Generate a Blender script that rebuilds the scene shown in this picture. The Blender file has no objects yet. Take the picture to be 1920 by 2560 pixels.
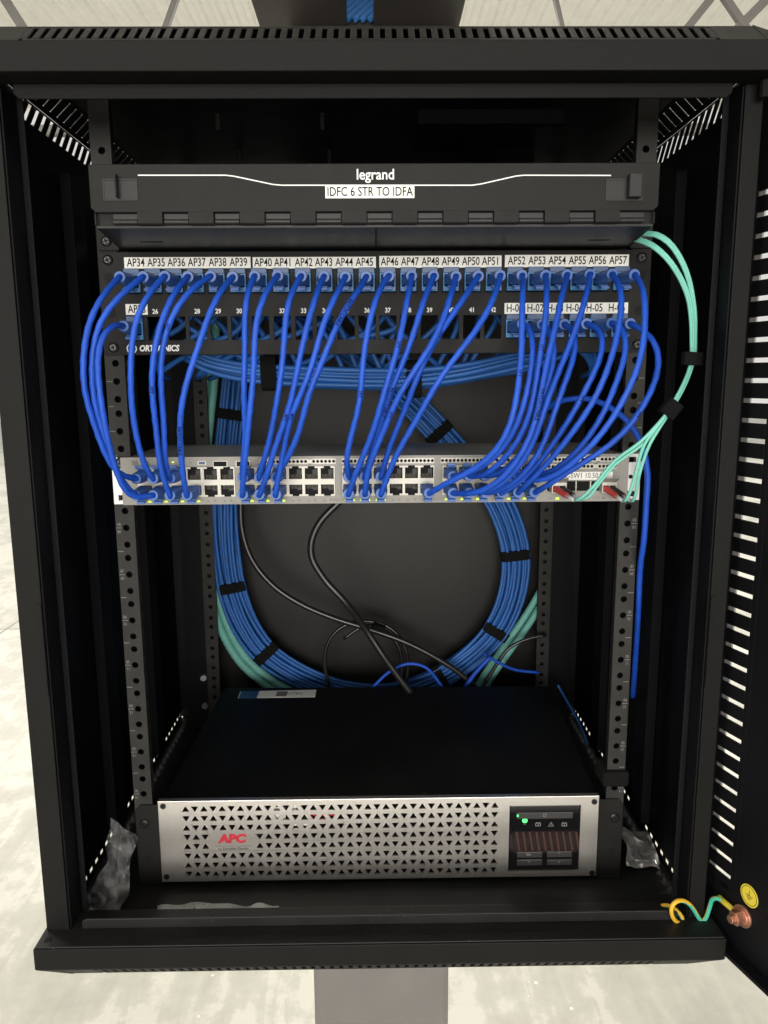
import bpy, bmesh, math, random
from mathutils import Vector, Matrix, Euler
random.seed(4)
R = math.radians
SC = bpy.context.scene
COL = SC.collection
ZOFF = 1709.0          # rack zero (top of the patch panel) above the floor, mm

# ------------------------------------------------------------------ camera
CAMP = Vector((-2.855, -699.63, -109.42)); CAMR = Euler((1.39787300, 0.00623046, -0.01339898), 'XYZ'); FPX = 1920.0
cam_d = bpy.data.cameras.new('camera'); cam = bpy.data.objects.new('camera', cam_d); COL.objects.link(cam)
cam_d.sensor_fit = 'HORIZONTAL'; cam_d.sensor_width = 36; cam_d.lens = 36.0
cam_d.clip_start = 0.02; cam_d.clip_end = 200
cam.location = (CAMP.x/1000, CAMP.y/1000, (CAMP.z+ZOFF)/1000); cam.rotation_euler = CAMR
SC.camera = cam
SC.render.resolution_x = 768; SC.render.resolution_y = 1024
# ------------------------------------------------------------------ world, lights, exposure
W = bpy.data.worlds.new('World'); SC.world = W; W.use_nodes = True
W.node_tree.nodes['Background'].inputs[0].default_value = (1.0, .975, .91, 1)
W.node_tree.nodes['Background'].inputs[1].default_value = .75
SC.view_settings.view_transform = 'Standard'; SC.view_settings.look = 'None'
SC.view_settings.exposure = 0.0; SC.view_settings.gamma = 1; SC.view_settings.use_curve_mapping = False

def area(name, loc, size, energy, rot=(0, 0, 0), color=(1, .96, .89)):
    l = bpy.data.lights.new(name, 'AREA'); l.shape = 'RECTANGLE'; l.size = size[0]; l.size_y = size[1]
    l.energy = energy; l.color = color
    o = bpy.data.objects.new(name, l); o.location = loc; o.rotation_euler = rot; COL.objects.link(o); return o
# an added fill light, then rows of high-bay fixtures of the hall (metres)
area('front_fill_light', (-0.4, -10.0, 2.1), (7, 3.2), 860, (R(90), 0, 0), (1, .97, .92))  # added unseen fill, low behind the camera, to brighten the rack fronts
area('hall_lamp', (-1.6, -5.0, 5.6), (2.2, 1.2), 330, (R(-40), 0, R(-8)))
area('hall_lamp', (1.8, -6.0, 5.6), (2.2, 1.2), 200, (R(-40), 0, R(10)))
for lx in (-6.5, 0, 6.5):
    for ly in (4.5, 11.5):
        area('hall_lamp', (lx, ly, 6.1), (1.6, 1.0), 300)
area('hall_lamp', (-6.5, -3.5, 6.1), (1.6, 1.0), 300); area('hall_lamp', (6.5, -3.5, 6.1), (1.6, 1.0), 300)

# ------------------------------------------------------------------ helpers
MR = CAMR.to_matrix()
def ray(px, py): return MR @ Vector(((px-960)/FPX, -(py-1280)/FPX, -1))
def at(px, py, Y):
    d = ray(px, py); return CAMP + d*((Y-CAMP.y)/d.y)
def atX(px, py, X):
    d = ray(px, py); return CAMP + d*((X-CAMP.x)/d.x)
def atZ(px, py, Z):
    d = ray(px, py); return CAMP + d*((Z-CAMP.z)/d.z)
D = 1.1573
def lin(c): return tuple(((v/12.92) if v <= .04045 else ((v+.055)/1.055)**2.4) for v in [x/255 for x in c])

def mat(name, col, rough=.5, metal=0, spec=.5, noise=0, nscale=20, bump=0, bscale=200, emit=None, es=1, alpha=None, trans=0, specks=0, stretch=None):
    m = bpy.data.materials.new(name); m.use_nodes = True; nt = m.node_tree; b = nt.nodes['Principled BSDF']
    b.inputs['Base Color'].default_value = (*col, 1); b.inputs['Roughness'].default_value = rough
    b.inputs['Metallic'].default_value = metal; b.inputs['Specular IOR Level'].default_value = spec
    tc = nt.nodes.new('ShaderNodeTexCoord'); src = tc.outputs['Object']
    if stretch:
        mp = nt.nodes.new('ShaderNodeMapping'); mp.inputs['Scale'].default_value = stretch
        nt.links.new(src, mp.inputs[0]); src = mp.outputs[0]
    last = None
    if noise:
        n = nt.nodes.new('ShaderNodeTexNoise'); n.inputs['Scale'].default_value = nscale; n.inputs['Detail'].default_value = 6
        nt.links.new(src, n.inputs[0])
        r = nt.nodes.new('ShaderNodeValToRGB'); r.color_ramp.elements[0].position = .3; r.color_ramp.elements[1].position = .7
        r.color_ramp.elements[0].color = (*[c*(1-noise) for c in col], 1); r.color_ramp.elements[1].color = (*[min(1, c*(1+noise)) for c in col], 1)
        nt.links.new(n.outputs['Fac'], r.inputs[0]); last = r.outputs[0]
        rr = nt.nodes.new('ShaderNodeMapRange'); rr.inputs['To Min'].default_value = rough*.85; rr.inputs['To Max'].default_value = min(1, rough*1.2)
        nt.links.new(n.outputs['Fac'], rr.inputs[0]); nt.links.new(rr.outputs[0], b.inputs['Roughness'])
    if specks:
        v = nt.nodes.new('ShaderNodeTexVoronoi'); v.inputs['Scale'].default_value = 260
        n2 = nt.nodes.new('ShaderNodeTexNoise'); n2.inputs['Scale'].default_value = 14
        nt.links.new(tc.outputs['Object'], v.inputs[0]); nt.links.new(tc.outputs['Object'], n2.inputs[0])
        c1 = nt.nodes.new('ShaderNodeMath'); c1.operation = 'LESS_THAN'; c1.inputs[1].default_value = .1; nt.links.new(v.outputs['Distance'], c1.inputs[0])
        c2 = nt.nodes.new('ShaderNodeMath'); c2.operation = 'GREATER_THAN'; c2.inputs[1].default_value = .6; nt.links.new(n2.outputs['Fac'], c2.inputs[0])
        c3 = nt.nodes.new('ShaderNodeMath'); c3.operation = 'MULTIPLY'; nt.links.new(c1.outputs[0], c3.inputs[0]); nt.links.new(c2.outputs[0], c3.inputs[1])
        mx = nt.nodes.new('ShaderNodeMix'); mx.data_type = 'RGBA'
        nt.links.new(c3.outputs[0], mx.inputs['Factor'])
        if last: nt.links.new(last, mx.inputs['A'])
        else: mx.inputs['A'].default_value = (*col, 1)
        mx.inputs['B'].default_value = (specks, specks*.97, specks*.9, 1); last = mx.outputs['Result']
    if last: nt.links.new(last, b.inputs['Base Color'])
    if bump:
        n = nt.nodes.new('ShaderNodeTexNoise'); n.inputs['Scale'].default_value = bscale; n.inputs['Detail'].default_value = 3
        nt.links.new(src, n.inputs[0])
        bp = nt.nodes.new('ShaderNodeBump'); bp.inputs['Strength'].default_value = bump; bp.inputs['Distance'].default_value = .0004
        nt.links.new(n.outputs['Fac'], bp.inputs['Height']); nt.links.new(bp.outputs[0], b.inputs['Normal'])
    if emit: b.inputs['Emission Color'].default_value = (*emit, 1); b.inputs['Emission Strength'].default_value = es
    if alpha is not None: b.inputs['Alpha'].default_value = alpha
    if trans: b.inputs['Transmission Weight'].default_value = trans
    return m
M = {}
M['case'] = mat('black_powder_coat', (.006, .0058, .0054), .52, 0, .14, .15, 30, .25, 900)
M['tray'] = mat('dusty_black_coat', (.008, .0078, .008), .5, 0, .3, .3, 25, .25, 900, specks=.12)
M['inner'] = mat('shaded_black_coat', (.003, .003, .004), .6, 0, .15, .3, 12)  # darkened cabinet black: shade of the interior is put into this colour
M['back'] = mat('rear_panel_coat', (.012, .0114, .0098), .40, 0, .18, .25, 5)
M['rail'] = mat('rail_grey_coat', (.026, .0246, .0225), .52, 0, .2, .25, 40, .2, 700)
M['edge'] = mat('lit_edge_grey', (.35, .34, .33), .4, .3)  # pale grey with the light on the slot ends painted in
M['railmark'] = mat('rail_mark_ink', (.2, .195, .185), .6)
M['panel'] = mat('panel_black_steel', (.0095, .0091, .0084), .52, 0, .18, .12, 50, .2, 900)
M['plastic'] = mat('black_plastic', (.011, .0105, .01), .42, 0, .3)
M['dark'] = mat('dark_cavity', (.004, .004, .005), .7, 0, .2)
M['screw'] = mat('black_screw', (.025, .024, .024), .28, .6, .6)
M['steel'] = mat('bright_steel', (.62, .62, .6), .3, 1)
M['ear'] = mat('zinc_ear', (.62, .62, .62), .45, .35, .5, .1, 60)
M['white'] = mat('white_label_tape', (.82, .81, .76), .55, 0, .4)
M['ink'] = mat('black_ink', (.006, .006, .008), .8, 0, .1)
M['print'] = mat('white_print', (.75, .75, .73), .5)
M['beige'] = mat('switch_grey_plastic', (.25, .238, .218), .45, 0, .4, .05, 60)
M['switchtop'] = mat('switch_top_steel', (.24, .24, .235), .33, .1, .5, .1, 30)
M['shield'] = mat('port_shield', (.38, .365, .325), .38, .3, .4)
M['greyink'] = mat('grey_ink', (.16, .155, .15), .6)
M['contact'] = mat('port_contacts', (.07, .062, .05), .5, .3)
M['cable'] = mat('blue_cable_jacket', (.010, .066, .43), .45, 0, .3, .12, 60)
M['cable2'] = mat('blue_cable_jacket_b', (.012, .073, .46), .45, 0, .3, .12, 60)
M['boot'] = mat('blue_boot', (.032, .105, .36), .42, 0, .5)
M['jack'] = mat('blue_jack', (.035, .17, .40), .4, 0, .5, .1, 100)
M['tab'] = mat('dark_blue_shutter', (.012, .06, .17), .4)
M['bulk'] = mat('blue_bulk_cable', (.018, .105, .36), .45, 0, .4, .12, 50)
M['cable_light'] = mat('light_blue_bulk_cable', (.05, .22, .62), .45, 0, .4, .1, 50)
M['aqua'] = mat('aqua_jacket', (.19, .56, .46), .42, 0, .45, .06, 60)
M['conduit'] = mat('aqua_conduit', (.15, .42, .36), .5, 0, .4, .1, 60)
M['power'] = mat('black_power_cord', (.014, .013, .012), .3, 0, .6)
M['velcro'] = mat('black_velcro', (.008, .008, .008), .95, 0, .1, 0, 0, .8, 2500)
M['red'] = mat('red_boot', (.42, .045, .04), .45)
M['blackboot'] = mat('black_boot', (.02, .018, .016), .45)
M['clear'] = mat('clear_plug', (.55, .55, .55), .3, 0, .5)
M['green_led'] = mat('green_led', (.1, .5, .1), .5, emit=(.05, 1, .2), es=1.6)
M['lime_led'] = mat('lime_led', (.4, .6, .05), .5, emit=(.55, .9, .05), es=.95)
M['bezel'] = mat('silver_bezel', (.60, .57, .54), .30, .9, .5, .05, 900, .12, 3000)
M['upscase'] = mat('ups_black_case', (.0065, .0064, .0066), .55, 0, .12, .35, 9, .2, 800, specks=.05)
M['gloss'] = mat('black_gloss', (.006, .006, .007), .12, 0, .6)
M['display_rib'] = mat('display_rib', (.055, .02, .016), .4)
M['display'] = mat('display_window', (.012, .006, .006), .25, 0, .6)
M['button'] = mat('display_button', (.035, .033, .033), .3)
M['icon'] = mat('icon_grey', (.2, .2, .2), .5)
M['logo_red'] = mat('logo_red', (.45, .012, .03), .45)
M['logo_grey'] = mat('logo_grey', (.09, .085, .08), .5)
M['yellow'] = mat('wire_yellow', (.72, .42, .03), .42)
M['green'] = mat('wire_green', (.05, .42, .30), .42)
M['copper'] = mat('copper_nut', (.62, .33, .24), .35, .85)
M['sticker'] = mat('yellow_sticker', (.70, .56, .05), .5)
M['foil'] = mat('foil_bag', (.42, .41, .40), .25, .5, .5, .15, 60, .3, 120)
M['column'] = mat('grey_column_paint', (.155, .145, .138), .6, 0, .35, .08, 8, .3, 120)
M['beam'] = mat('dark_brown_steel', (.032, .027, .023), .5, 0, .3, .35, 6, .4, 60)
M['truss'] = mat('truss_grey_paint', (.16, .15, .145), .6)
M['deck'] = mat('white_roof_deck', (.88, .87, .83), .55, 0, .3, .04, 3)
def bagmat():
    m = mat('clear_plastic_bag', (.6, .6, .6), .12, 0, .8, alpha=.22, bump=.6, bscale=90)
    nt = m.node_tree; b = nt.nodes['Principled BSDF']
    n = nt.nodes.new('ShaderNodeTexNoise'); n.inputs['Scale'].default_value = 45; n.inputs['Detail'].default_value = 5; n.inputs['Distortion'].default_value = 1.5
    tc = nt.nodes.new('ShaderNodeTexCoord'); nt.links.new(tc.outputs['Object'], n.inputs[0])
    r = nt.nodes.new('ShaderNodeMapRange'); r.inputs['From Min'].default_value = .42; r.inputs['From Max'].default_value = .72
    r.inputs['To Min'].default_value = .03; r.inputs['To Max'].default_value = .26
    nt.links.new(n.outputs['Fac'], r.inputs[0]); nt.links.new(r.outputs[0], b.inputs['Alpha']); return m
M['bag'] = bagmat(); M['bag_b'] = mat('clear_plastic_bag_folded', (.35, .35, .34), .3, 0, .6, .3, 50, alpha=.5)
def floormat():
    m = bpy.data.materials.new('polished_concrete'); m.use_nodes = True; nt = m.node_tree; b = nt.nodes['Principled BSDF']; L = nt.links.new
    tc = nt.nodes.new('ShaderNodeTexCoord')
    def noise(sc, det, rough=.6, dist=0, mapping=None):
        n = nt.nodes.new('ShaderNodeTexNoise'); n.inputs['Scale'].default_value = sc; n.inputs['Detail'].default_value = det
        n.inputs['Roughness'].default_value = rough; n.inputs['Distortion'].default_value = dist
        if mapping:
            mp = nt.nodes.new('ShaderNodeMapping'); mp.inputs['Scale'].default_value = mapping; mp.inputs['Rotation'].default_value = (0, 0, .5); L(tc.outputs['Object'], mp.inputs[0]); L(mp.outputs[0], n.inputs[0])
        else: L(tc.outputs['Object'], n.inputs[0])
        return n.outputs['Fac']
    def mth(op, a, b_, c=None):
        k = nt.nodes.new('ShaderNodeMath'); k.operation = op
        for i_, v in enumerate((a, b_, c)):
            if v is None: continue
            if isinstance(v, (int, float)): k.inputs[i_].default_value = v
            else: L(v, k.inputs[i_])
        return k.outputs[0]
    v = mth('MULTIPLY_ADD', noise(9, 10, .7), .5, noise(1.3, 8, .6, .5))
    v = mth('MULTIPLY_ADD', noise(2.2, 8, .6, .8, (6, .8, 1)), .45, v)
    r = nt.nodes.new('ShaderNodeValToRGB'); e = r.color_ramp.elements
    e[0].position = .66; e[0].color = (.27, .265, .235, 1); e[1].position = 1.3; e[1].color = (.46, .45, .405, 1)
    e2 = r.color_ramp.elements.new(.95); e2.color = (.385, .38, .335, 1)
    L(v, r.inputs[0])
    # pale trowel specks
    vo = nt.nodes.new('ShaderNodeTexVoronoi'); vo.inputs['Scale'].default_value = 22; L(tc.outputs['Object'], vo.inputs[0])
    sp = mth('MULTIPLY', mth('LESS_THAN', vo.outputs['Distance'], .12), mth('GREATER_THAN', noise(3.1, 2), .56))
    mx = nt.nodes.new('ShaderNodeMix'); mx.data_type = 'RGBA'; L(mth('MULTIPLY', sp, .6), mx.inputs['Factor']); L(r.outputs[0], mx.inputs['A']); mx.inputs['B'].default_value = (.68, .67, .62, 1)
    # saw-cut joints every 3.6 m
    sx = nt.nodes.new('ShaderNodeSeparateXYZ'); L(tc.outputs['Object'], sx.inputs[0])
    def joint(o_, off): return mth('LESS_THAN', mth('ABSOLUTE', mth('SUBTRACT', mth('FRACT', mth('MULTIPLY_ADD', o_, 1/3.6, off), 0), .5), 0), .0016)
    jn = mth('MAXIMUM', joint(sx.outputs[0], .17), joint(sx.outputs[1], .35))
    m2 = nt.nodes.new('ShaderNodeMix'); m2.data_type = 'RGBA'; L(jn, m2.inputs['Factor']); L(mx.outputs['Result'], m2.inputs['A']); m2.inputs['B'].default_value = (.12, .115, .105, 1)
    L(m2.outputs['Result'], b.inputs['Base Color'])
    L(mth('MULTIPLY_ADD', noise(5, 6), .25, .22), b.inputs['Roughness']); b.inputs['Specular IOR Level'].default_value = .45
    return m
M['floor'] = floormat()

class MB:
    def __init__(s): s.v = []; s.f = []; s.m = []
    def add(s, vs, fs, mi=0):
        o = len(s.v); s.v += [Vector(v) for v in vs]
        for f in fs: s.f.append([o+i for i in f]); s.m.append(mi)
        return s
    def box(s, x0, x1, y0, y1, z0, z1, mi=0):
        x0, x1 = sorted((x0, x1)); y0, y1 = sorted((y0, y1)); z0, z1 = sorted((z0, z1))
        return s.add([(x, y, z) for x in (x0, x1) for y in (y0, y1) for z in (z0, z1)],
                     [(0, 1, 3, 2), (4, 6, 7, 5), (0, 4, 5, 1), (2, 3, 7, 6), (0, 2, 6, 4), (1, 5, 7, 3)], mi)
    def fbox(s, o, u, v, n, a, b, c, mi=0):     # box in a frame: o + u*[0,a] + v*[0,b] + n*[0,c]
        o = Vector(o); u = Vector(u); v = Vector(v); n = Vector(n)
        if u.cross(v).dot(n)*(a*b*c) < 0: u, v, a, b = v, u, b, a
        return s.add([o+u*i+v*j+n*k for i in (0, a) for j in (0, b) for k in (0, c)],
                     [(0, 1, 3, 2), (4, 6, 7, 5), (0, 4, 5, 1), (2, 3, 7, 6), (0, 2, 6, 4), (1, 5, 7, 3)], mi)
    def prism(s, pts, y0, y1, mi=0):            # polygon of (x,z) extruded along y
        n = len(pts); vs = [(p[0], y0, p[1]) for p in pts]+[(p[0], y1, p[1]) for p in pts]
        return s.add(vs, [list(range(n)), list(range(2*n-1, n-1, -1))]+[(i, n+i, n+(i+1) % n, (i+1) % n) for i in range(n)], mi)
    def xprism(s, pts, x0, x1, mi=0):           # profile of (y,z) extruded along x
        n = len(pts); vs = [(x0, p[0], p[1]) for p in pts]+[(x1, p[0], p[1]) for p in pts]
        return s.add(vs, [list(range(n)), list(range(2*n-1, n-1, -1))]+[(i, n+i, n+(i+1) % n, (i+1) % n) for i in range(n)], mi)
    def cyl(s, c, ax, r, h, n=16, r2=None, mi=0):
        c = Vector(c); ax = Vector(ax).normalized(); u = ax.orthogonal().normalized(); w = ax.cross(u); r2 = r if r2 is None else r2
        vs = [c+(u*math.cos(2*math.pi*i/n)+w*math.sin(2*math.pi*i/n))*r for i in range(n)]
        vs += [c+ax*h+(u*math.cos(2*math.pi*i/n)+w*math.sin(2*math.pi*i/n))*r2 for i in range(n)]
        return s.add(vs, [list(range(n))[::-1], list(range(n, 2*n))]+[(i, (i+1) % n, n+(i+1) % n, n+i) for i in range(n)], mi)
    def tube(s, pts, r, n=8, twist=0, amp=0, matfn=None, flat=None):
        P = [Vector(p) for p in pts]; t = (P[1]-P[0]).normalized(); u = t.orthogonal().normalized(); rings = []; dist = 0
        rr = r if callable(r) else (lambda q: r)
        for i, p in enumerate(P):
            if i: dist += (P[i]-P[i-1]).length
            tt = (P[min(i+1, len(P)-1)]-P[max(i-1, 0)]).normalized()
            u = (u-tt*u.dot(tt)).normalized(); w = tt.cross(u); ra = rr(i/(len(P)-1))
            ring = []
            for k in range(n):
                a = 2*math.pi*k/n; q = ra*(1+amp*math.cos(2*a-twist*dist))
                ring.append(p+(u*math.cos(a)+w*math.sin(a))*q)
            rings.append(ring)
        base = len(s.v)
        for ring in rings: s.v += ring
        for i in range(len(rings)-1):
            for k in range(n):
                s.f.append([base+i*n+k, base+i*n+(k+1) % n, base+(i+1)*n+(k+1) % n, base+(i+1)*n+k]); s.m.append(matfn(i, k) if matfn else 0)
        s.f.append([base+k for k in range(n)][::-1]); s.m.append(0)
        s.f.append([base+(len(rings)-1)*n+k for k in range(n)]); s.m.append(0)
        return s
    def cell(s, o, u, v, n, w, h, poly, t, mi=0):   # plate cell w x h with a polygon hole (poly about the cell centre)
        o = Vector(o); u = Vector(u); v = Vector(v); n = Vector(n); cx, cy = w/2, h/2
        if not poly: return s.fbox(o, u, v, n, w, h, t, mi)
        ang = [math.atan2(p[1], p[0]) for p in poly]+[math.atan2(b, a) for a, b in ((cx, cy), (-cx, cy), (-cx, -cy), (cx, -cy))]
        ang = sorted(set(round(a, 5) for a in ang)); inner = []; outer = []
        for a in ang:
            dx, dy = math.cos(a), math.sin(a)
            k = min(cx/abs(dx) if abs(dx) > 1e-9 else 1e9, cy/abs(dy) if abs(dy) > 1e-9 else 1e9); outer.append((dx*k, dy*k))
            best = 0
            for i in range(len(poly)):
                p, q = poly[i], poly[(i+1) % len(poly)]; ex, ey = q[0]-p[0], q[1]-p[1]; den = dx*ey-dy*ex
                if abs(den) < 1e-9: continue
                tt = (p[0]*ey-p[1]*ex)/den; uu = (p[0]*dy-p[1]*dx)/den
                if tt > 0 and -1e-4 <= uu <= 1+1e-4: best = max(best, tt)
            inner.append((dx*best, dy*best))
        k = len(ang); P = lambda q, d: o+u*(q[0]+cx)+v*(q[1]+cy)+n*d
        vs = [P(q, 0) for q in outer]+[P(q, 0) for q in inner]+[P(q, t) for q in inner]+[P(q, t) for q in outer]
        fs = []
        for i in range(k):
            j = (i+1) % k
            fs += [(i, j, k+j, k+i), (k+i, k+j, 2*k+j, 2*k+i), (2*k+i, 2*k+j, 3*k+j, 3*k+i)]
        return s.add(vs, fs, mi)
    def plate(s, x0, x1, z0, z1, holes, y0, y1, mi=0):   # plate in xz with rectangular holes (hx0,hx1,hz0,hz1)
        xs = sorted(set([x0, x1]+[h for q in holes for h in q[:2]])); zs = sorted(set([z0, z1]+[h for q in holes for h in q[2:]]))
        def solid(i, j):
            if i < 0 or j < 0 or i >= len(xs)-1 or j >= len(zs)-1: return False
            cx = (xs[i]+xs[i+1])/2; cz = (zs[j]+zs[j+1])/2
            return not any(q[0] < cx < q[1] and q[2] < cz < q[3] for q in holes)
        b = len(s.v); nx = len(xs); nz = len(zs)
        s.v += [Vector((x, y, z)) for y in (y0, y1) for z in zs for x in xs]
        I = lambda i, j, k: b+k*nx*nz+j*nx+i
        for i in range(nx-1):
            for j in range(nz-1):
                if not solid(i, j): continue
                F = [[I(i, j, 0), I(i+1, j, 0), I(i+1, j+1, 0), I(i, j+1, 0)], [I(i, j, 1), I(i, j+1, 1), I(i+1, j+1, 1), I(i+1, j, 1)]]
                if not solid(i-1, j): F.append([I(i, j, 0), I(i, j+1, 0), I(i, j+1, 1), I(i, j, 1)])
                if not solid(i+1, j): F.append([I(i+1, j, 0), I(i+1, j, 1), I(i+1, j+1, 1), I(i+1, j+1, 0)])
                if not solid(i, j-1): F.append([I(i, j, 0), I(i, j, 1), I(i+1, j, 1), I(i+1, j, 0)])
                if not solid(i, j+1): F.append([I(i, j+1, 0), I(i+1, j+1, 0), I(i+1, j+1, 1), I(i, j+1, 1)])
                for f in F: s.f.append(f); s.m.append(mi)
        return s
    def build(s, name, m, parent=None, bevel=0, smooth=False):
        me = bpy.data.meshes.new(name)
        root = parent
        while root is not None and root.parent is not None: root = root.parent
        if root is not None: off = Vector(root.location)
        else:
            xs = [v.x for v in s.v]; ys = [v.y for v in s.v]; zs = [v.z for v in s.v]
            off = Vector(((min(xs)+max(xs))/2000, (min(ys)+max(ys))/2000, (min(zs)+ZOFF)/1000))
        me.from_pydata([(v.x/1000-off.x, v.y/1000-off.y, (v.z+ZOFF)/1000-off.z) for v in s.v], [], s.f)
        for mm in (m if isinstance(m, (list, tuple)) else [m]): me.materials.append(M[mm])
        me.polygons.foreach_set('material_index', s.m)
        bm = bmesh.new(); bm.from_mesh(me); bmesh.ops.recalc_face_normals(bm, faces=bm.faces); bm.to_mesh(me); bm.free()
        if smooth: me.polygons.foreach_set('use_smooth', [True]*len(me.polygons))
        o = bpy.data.objects.new(name, me); COL.objects.link(o)
        if parent is not None: o.parent = parent
        else: o.location = off
        if bevel:
            b = o.modifiers.new('bevel', 'BEVEL'); b.width = bevel/1000; b.segments = 2; b.limit_method = 'ANGLE'; b.angle_limit = R(40)
        return o
def tag(o, label=None, cat=None, group=None, kind=None):
    for k, v in (('label', label), ('category', cat), ('group', group), ('kind', kind)):
        if v: o[k] = v
    return o
def thing(name, label, cat, loc, group=None):
    o = bpy.data.objects.new(name, None); COL.objects.link(o); o.empty_display_size = .02
    o.location = (loc[0]/1000, loc[1]/1000, (loc[2]+ZOFF)/1000); return tag(o, label, cat, group)
def spline(pts, step=5.0):
    P = [Vector(p) for p in pts]; P = [P[0]*2-P[1]]+P+[P[-1]*2-P[-2]]; out = []
    for i in range(1, len(P)-2):
        p0, p1, p2, p3 = P[i-1:i+3]
        t1 = max((p1-p0).length**.5, .1); t2 = t1+max((p2-p1).length**.5, .1); t3 = t2+max((p3-p2).length**.5, .1)
        n = max(2, int((p2-p1).length/step))
        for k in range(n):
            t = t1+(t2-t1)*k/n
            a1 = p0*((t1-t)/t1)+p1*(t/t1); a2 = p1*((t2-t)/(t2-t1))+p2*((t-t1)/(t2-t1)); a3 = p2*((t3-t)/(t3-t2))+p3*((t-t2)/(t3-t2))
            b1 = a1*((t2-t)/t2)+a2*(t/t2); b2 = a2*((t3-t)/(t3-t1))+a3*((t-t1)/(t3-t1))
            out.append(b1*((t2-t)/(t2-t1))+b2*((t-t1)/(t2-t1)))
    out.append(P[-2]); return out
BOLD = {}
def textmesh(body, size, sx=1.0, bold=0.0, shear=0.0, align='CENTER', ext=.05):
    c = bpy.data.curves.new('lettering', 'FONT'); c.body = body; c.size = size; c.align_x = align; c.align_y = 'CENTER'
    c.offset = bold; c.shear = shear; c.extrude = ext; c.resolution_u = 3
    o = bpy.data.objects.new('lettering', c); COL.objects.link(o)
    dg = bpy.context.evaluated_depsgraph_get(); dg.update()
    me = bpy.data.meshes.new_from_object(o.evaluated_get(dg))
    vs = [(v.co.x*sx, v.co.y, v.co.z) for v in me.vertices]; fs = [list(p.vertices) for p in me.polygons]
    bpy.data.objects.remove(o); bpy.data.meshes.remove(me); bpy.data.curves.remove(c)
    return vs, fs
def put_text(mb, body, pos, size, sx=1.0, bold=0, shear=0, align='CENTER', u=(1, 0, 0), v=(0, 0, 1), mi=0):
    vs, fs = textmesh(body, size, sx, bold, shear, align); u = Vector(u); v = Vector(v); n = u.cross(v); p = Vector(pos)
    return mb.add([p+u*a+v*b+n*c for a, b, c in vs], fs, mi)
FX, FZ, FY = Vector((1, 0, 0)), Vector((0, 0, 1)), Vector((0, 1, 0))
def circ(r, n=12): return [(r*math.cos(2*math.pi*i/n), r*math.sin(2*math.pi*i/n)) for i in range(n)]
def rrect(w, h, r, n=3):
    out = []
    for cx, cz, a0 in ((w/2-r, h/2-r, 0), (-w/2+r, h/2-r, 90), (-w/2+r, -h/2+r, 180), (w/2-r, -h/2+r, 270)):
        for k in range(n+1): a = R(a0+90*k/n); out.append((cx+r*math.cos(a), cz+r*math.sin(a)))
    return out
def slot_row(mb, o, u, v, n, pitch, count, height, slotw, sloth, t, slant=0.0):
    # a strip with a row of slots: bars between slots plus the border above and below
    o = Vector(o); u = Vector(u); v = Vector(v); n = Vector(n); mg = (height-sloth)/2
    mb.fbox(o, u, v, n, pitch*count, mg, t); mb.fbox(o+v*(height-mg), u, v, n, pitch*count, mg, t)
    bw = pitch-slotw; sh = u*slant+v*sloth
    for k in range(count+1):
        p = o+u*(k*pitch-bw/2)+v*mg
        mb.fbox(p, u, sh/sloth, n, bw, sloth, t)
    return mb

# ================================================================== SETTING
fl = MB().add([(-30000, -30000, -ZOFF), (30000, -30000, -ZOFF), (30000, 30000, -ZOFF), (-30000, 30000, -ZOFF)], [(0, 1, 2, 3)]).build('floor', 'floor')
tag(fl, kind='structure')
dk = MB(); zc = 4900; pit = 220; x = -9000; pts = []
while x < 9000:
    pts += [(x, zc), (x+70, zc), (x+95, zc+55), (x+190, zc+55)]; x += pit
n = len(pts); dk.v += [Vector((p[0], y, p[1])) for y in (-7000, 15000) for p in pts]
for i in range(n-1): dk.f.append([i, i+1, n+i+1, n+i]); dk.m.append(0)
tag(dk.build('ceiling', 'deck'), kind='structure')
# roof truss: webs found from the slanting bars above the cabinet
tr = thing('roof_truss', 'grey steel roof truss under the white deck behind the cabinet', 'roof truss', (0, 8600, 2600))
YT = 8600
web = MB()
def bar(mb, a, b, w, d=70):
    a = Vector(a); b = Vector(b); dd = (b-a); L = dd.length; dd.normalize(); nn = Vector((0, 1, 0)); u = dd.cross(nn).normalized()
    mb.fbox(a-u*w/2, dd, u, nn, L, w, d)
def ext(p, q, z0, z1):
    a = at(*p, YT); b = at(*q, YT); d = (b-a)
    return a+d*((z0-a.z)/d.z), a+d*((z1-a.z)/d.z)
for q0, (p, q, w) in enumerate((((12, 0), (50, 60), 95), ((435, 0), (415, 57), 62), ((1393, 0), (1406, 57), 48), ((1775, 0), (1730, 56), 85), ((1828, 0), (1866, 56), 75), ((1915, 0), (1860, 56), 100))):
    a, b = ext(p, q, 2650, 4820); bm_ = MB(); bar(bm_, a+FY*q0*9, b+FY*q0*9, w); bm_.build('web_member', 'truss', tr)
MB().box(-8500, 8500, YT-60, YT+60, 2600, 2700).build('bottom_chord', 'truss', tr)
MB().box(-8500, 8500, YT-60, YT+60, 4780, 4880).build('top_chord', 'truss', tr)
# column
cl = thing('steel_column', 'square grey painted steel column standing behind the black cabinet', 'column', (2, 540, -ZOFF))
MB().box(-111, 114, 425, 650, -ZOFF+25, 4900).build('shaft', 'column', cl, bevel=9)
MB().box(-200, 200, 340, 740, -ZOFF, -ZOFF+25).build('base_plate', 'column', cl, bevel=3)
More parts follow.
